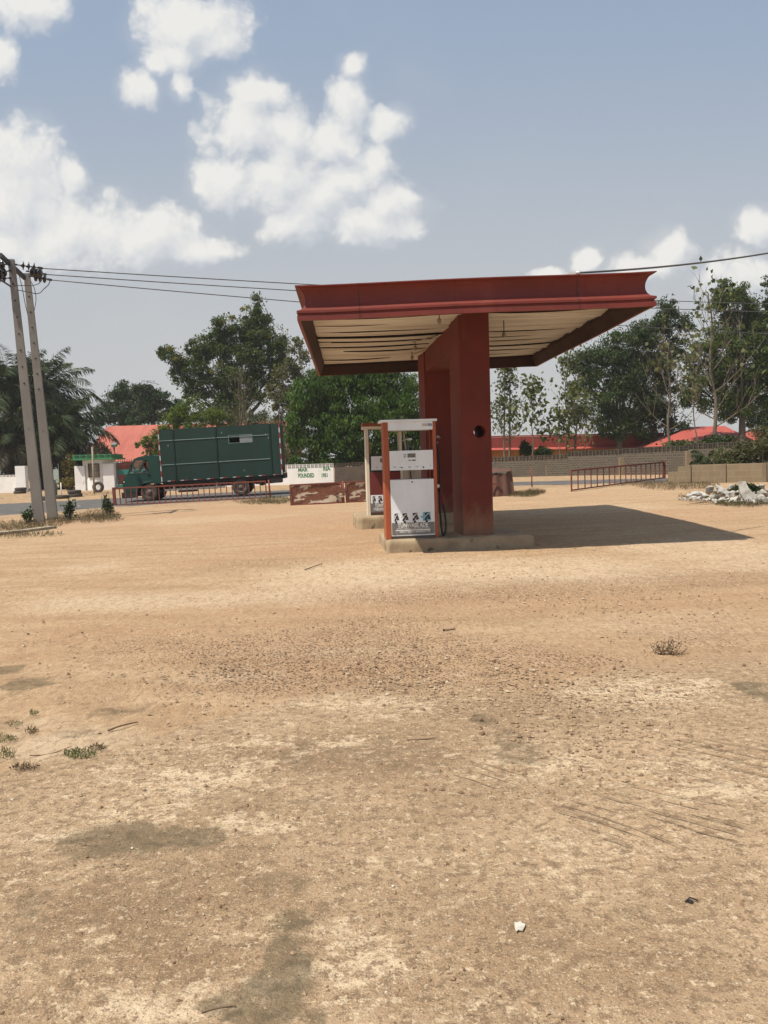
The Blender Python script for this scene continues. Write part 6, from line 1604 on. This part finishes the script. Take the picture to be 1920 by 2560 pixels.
palm('lower oil palm with fronds reaching over the red hall roof', (150, 1075), 66, 125, 32, 3, 7)
palm('low oil palm with browning fronds at the far left', (22, 1105), 65, 110, 28, 4, 12)
palm('short oil palm between the second concrete pole and the gateway', (112, 1110), 70, 100, 26, 5, 6)
palm('small palm with fronds rising behind the tan wall step', (1775, 1150), 36, 46, 18, 6, 2)

# grass
def blades(name, regs, mat, h, w_, dens_k=1.0):
    Q = []
    for (px, py, rx, ry, n) in regs:
        n = int(n * dens_k); a = rng.uniform(0, 6.28, n); r = np.sqrt(rng.random(n))
        p = gpv(px + rx * r * np.cos(a), py + ry * r * np.sin(a)); hh = (h * rng.uniform(.3, 1.2, n) ** 1.3)[:, None]
        dr = rng.normal(size=(n, 3)) * np.array([.55, .55, 0]); dr[:, 2] = 1; dr /= np.linalg.norm(dr, axis=1, keepdims=True)
        s = np.stack([np.cos(a * 7), np.sin(a * 7), 0 * a], -1) * w_
        tip = p + dr * hh; mid = p + dr * hh * .55 + np.array([0, 0, .08]) * hh
        Q.append(np.stack([p - s, mid - s * .7, tip, mid + s * .7], 1).reshape(-1, 3))
    return quads(name, np.concatenate(Q), mat)
tag(blades('dry_grass', [(40, 1318, 70, 14, 1100), (200, 1300, 110, 10, 1300), (250, 1288, 50, 12, 700), (120, 1308, 60, 10, 700), (640, 1256, 60, 7, 500), (690, 1253, 40, 9, 500), (1310, 1237, 40, 7, 900), (1340, 1232, 24, 6, 700), (1690, 1215, 110, 12, 1700), (1600, 1208, 60, 6, 400), (1780, 1248, 90, 12, 700), (1860, 1262, 70, 8, 500), (230, 1236, 60, 4, 400), (20, 1340, 60, 8, 300)], L_dry, .14, .006, 1.7), kind='stuff')
tag(blades('green_weeds', [(690, 1252, 46, 9, 800), (640, 1257, 40, 5, 350), (1300, 1238, 46, 6, 500), (70, 1318, 80, 10, 500), (210, 1296, 90, 8, 600), (265, 1292, 40, 9, 400), (100, 1338, 60, 6, 220), (1690, 1212, 90, 8, 500), (1850, 1258, 70, 10, 700), (1560, 1212, 40, 4, 120)], L_bush, .12, .008, 1.4), kind='stuff')
def tuft(label, px, py, rx, ry, n, h, mat, w_=.0035):
    c = gp(px, py); o = blades('grass_tuft', [(px, py, rx, ry, n)], mat, h, w_)
    o.data.transform(Matrix.Translation(-c)); o.location = c
    tag(o, label, 'grass tuft', 'grass tufts on the sandy soil')
tuft('largest green grass tuft beside the concrete edge at the left', 200, 1887, 42, 12, 420, .028, L_grass)
tuft('small green grass tuft farthest up the sandy patch', 83, 1784, 14, 5, 80, .022, L_grass)
tuft('flat green grass tuft left of the sandy patch middle', 34, 1811, 24, 6, 110, .022, L_grass)
tuft('green grass tuft cut by the left edge, upper one', 14, 1850, 32, 9, 150, .028, L_grass)
tuft('spiky green grass tuft cut by the left edge, lower one', 12, 1890, 28, 14, 110, .05, L_grass)
tuft('dried brown grass tuft in the sandy patch middle', 80, 1830, 16, 7, 110, .03, L_dry)
tuft('brown trailing tuft just left of the largest green tuft', 62, 1922, 36, 8, 200, .03, pm('dead runner grass', (.13, .09, .055), (.19, .14, .085), 6))
tuft('thin brown grass right of the largest green tuft', 245, 1872, 22, 8, 150, .03, L_dry)
# small dry weed at the right
p = gp(1668, 1632); o = thing('dry_weed', 'small dried weed alone on the open ground at the right', 'dry weed', p)
mb = MB(); drym = pm('dry weed stem', (.17, .115, .07), (.25, .17, .11), 9, rough=.95); LP = []
k = p.y / F_PX
for dx, dz in ((-34, 16), (-20, 8), (-24, 20), (4, 32), (14, 28), (38, 30), (30, 18), (10, 10), (-8, 12), (22, 8), (-30, 6), (48, 4), (0, 20), (18, 14)):
    e_ = np.array([dx * k, rng.uniform(-.10, .10), dz * k]); pts = limb(mb, (rng.uniform(-.05, .05), 0, -.01), e_, .005, .003, sag=.3, n=4, wob=.08, sides=4)
    for q in pts[1:]: LP += [q + rng.normal(size=3) * .018 for _ in range(7)]
mb.build('stems', drym, o); quads('leaves', leaf_quads(np.array(LP), .022, .010, .2), drym, o)

# single stones, twigs and scraps lying about
stonem = pm('reddish brown stone', (.20, .115, .065), (.12, .075, .048), 20, rough=.9, bump=.5, bscale=60)
scrapw = pm('pale flake', (.58, .53, .43), (.48, .42, .32), 12, rough=.9)
for (px, py, sz) in ((1202, 1802, 15), (1206, 1836, 13), (1463, 1749, 7), (1583, 1880, 9), (1482, 1770, 6), (1397, 1796, 6), (1290, 1718, 8), (1236, 1655, 8), (1535, 1672, 8), (1645, 1720, 7), (1782, 1718, 8), (1100, 1658, 9), (1522, 1728, 9), (1420, 1830, 6), (1570, 1920, 6), (205, 1582, 7), (70, 1585, 6), (548, 1668, 7),
                     (790, 1720, 7), (770, 1545, 5), (900, 1590, 6), (745, 2046, 8), (655, 2048, 6), (500, 2312, 8), (435, 2408, 9), (205, 2545, 9), (5, 2535, 12), (120, 2550, 8), (590, 2160, 6), (820, 1905, 6), (1130, 1900, 6), (895, 1660, 9), (1850, 2390, 9), (1160, 2425, 8), (700, 1880, 6), (1015, 1730, 6), (1250, 1720, 7), (1380, 1722, 7), (1860, 1665, 10), (1900, 1660, 8), (1250, 2490, 6), (1690, 1955, 6), (1500, 1965, 5)):
    p = gp(px, py); r = sz * p.y / F_PX * .62
    vs, fs = jitter_stone(r, .7); mb = MB(); mb.add(vs, fs); o = mb.build('loose_stone', stonem, None, loc=p + Vector((0, 0, r * .25))); o.rotation_euler = (0, 0, random.uniform(0, 6.2))
    tag(o, 'small reddish brown stone lying loose on the open ground', 'stone', 'brown stones loose on the forecourt')
for (px, py, sz) in ((1365, 1713, 9), (1452, 1698, 8), (1520, 1726, 5), (1710, 1768, 5), (965, 1752, 8), (930, 1930, 8), (330, 2120, 8), (1120, 2140, 9), (1280, 2275, 6), (1118, 2200, 8), (982, 2215, 9), (100, 2530, 10), (30, 1998, 8), (1540, 1755, 8), (1062, 1702, 6), (1085, 1866, 6), (225, 2330, 7), (965, 2480, 8)):
    p = gp(px, py); r = sz * p.y / F_PX * .6
    vs, fs = jitter_stone(r, .22); mb = MB(); mb.add(vs, fs); o = mb.build('pale_flake', scrapw, None, loc=p + Vector((0, 0, r * .08))); o.rotation_euler = (0, 0, random.uniform(0, 6.2))
    tag(o, 'small pale flake lying on the bare ground', 'flake', 'pale flakes on the ground')
p = gp(1300, 2320); k = p.y / F_PX; mb = MB(); mb.prism([(-15 * k, -.02), (-12 * k, .02), (-3 * k, .018), (5 * k, .028), (7 * k, .012), (15 * k, .008), (10 * k, -.012), (3 * k, -.03), (-6 * k, -.024), (-13 * k, -.034)], 0, .004, plane='xy')
tag(mb.build('white_scrap', pm('white chipped board', (.55, .52, .45), (.40, .36, .29), 25, rough=.9), None, loc=p + Vector((0, 0, .006))), 'biggest white scrap lying flat on the near concrete', 'white scrap')
p = gp(1727, 2257); mb = MB(); vs, fs = jitter_stone(.018, .5); mb.add(vs, fs); mb.tube([(-.02, 0, .0), (0, .01, .01), (.025, .0, .004)], .003, 5); tag(mb.build('black_scrap', blk, None, loc=p + Vector((0, 0, .004))), 'tiny black scrap on the near concrete at the right', 'black scrap')
twm = pm('dry twig', (.16, .105, .065), (.10, .07, .045), 9, rough=.9)
for (pa_, pb_, r, lb) in (((1018, 1852), (1088, 1848), .005, 'thin dry twig lying on the concrete before the pump'), ((270, 1828), (345, 1808), .006, 'dry stick lying at the sandy edge right of the grass'), ((1108, 1576), (1138, 1573), .012, 'short thick dark stick on the orange dirt'), ((762, 1425), (805, 1410), .008, 'thin forked twig on the ground left of the island'), ((505, 2535), (590, 2520), .003, 'thin straw lying beside the lowest dark stain'), ((75, 1890), (180, 1868), .003, 'thin runner stem across the sandy patch')):
    a, b = gp(*pa_), gp(*pb_); mb = MB(); limb(mb, (0, 0, .004), b - a + Vector((0, 0, .008)), r, r * .6, n=6, wob=.04, sides=6)
    tag(mb.build('dry_twig', twm, None, loc=a), lb, 'twig', 'dry twigs on the ground')

# ------------------------------------------------------------------ dusty air
hm = bpy.data.materials.new('dusty air'); hm.use_nodes = True; ht = NT(hm.node_tree); hm.node_tree.nodes.clear()
pv = ht.n('ShaderNodeVolumePrincipled', {'Color': (.93, .92, .90, 1), 'Density': 0.00045, 'Anisotropy': .2})
hm.node_tree.links.new(pv.outputs[0], ht.n('ShaderNodeOutputMaterial').inputs['Volume'])
mb = MB(); mb.b2((-610, -12, -3), (610, 720, 22)); hz = mb.build('haze', hm); tag(hz, kind='stuff')
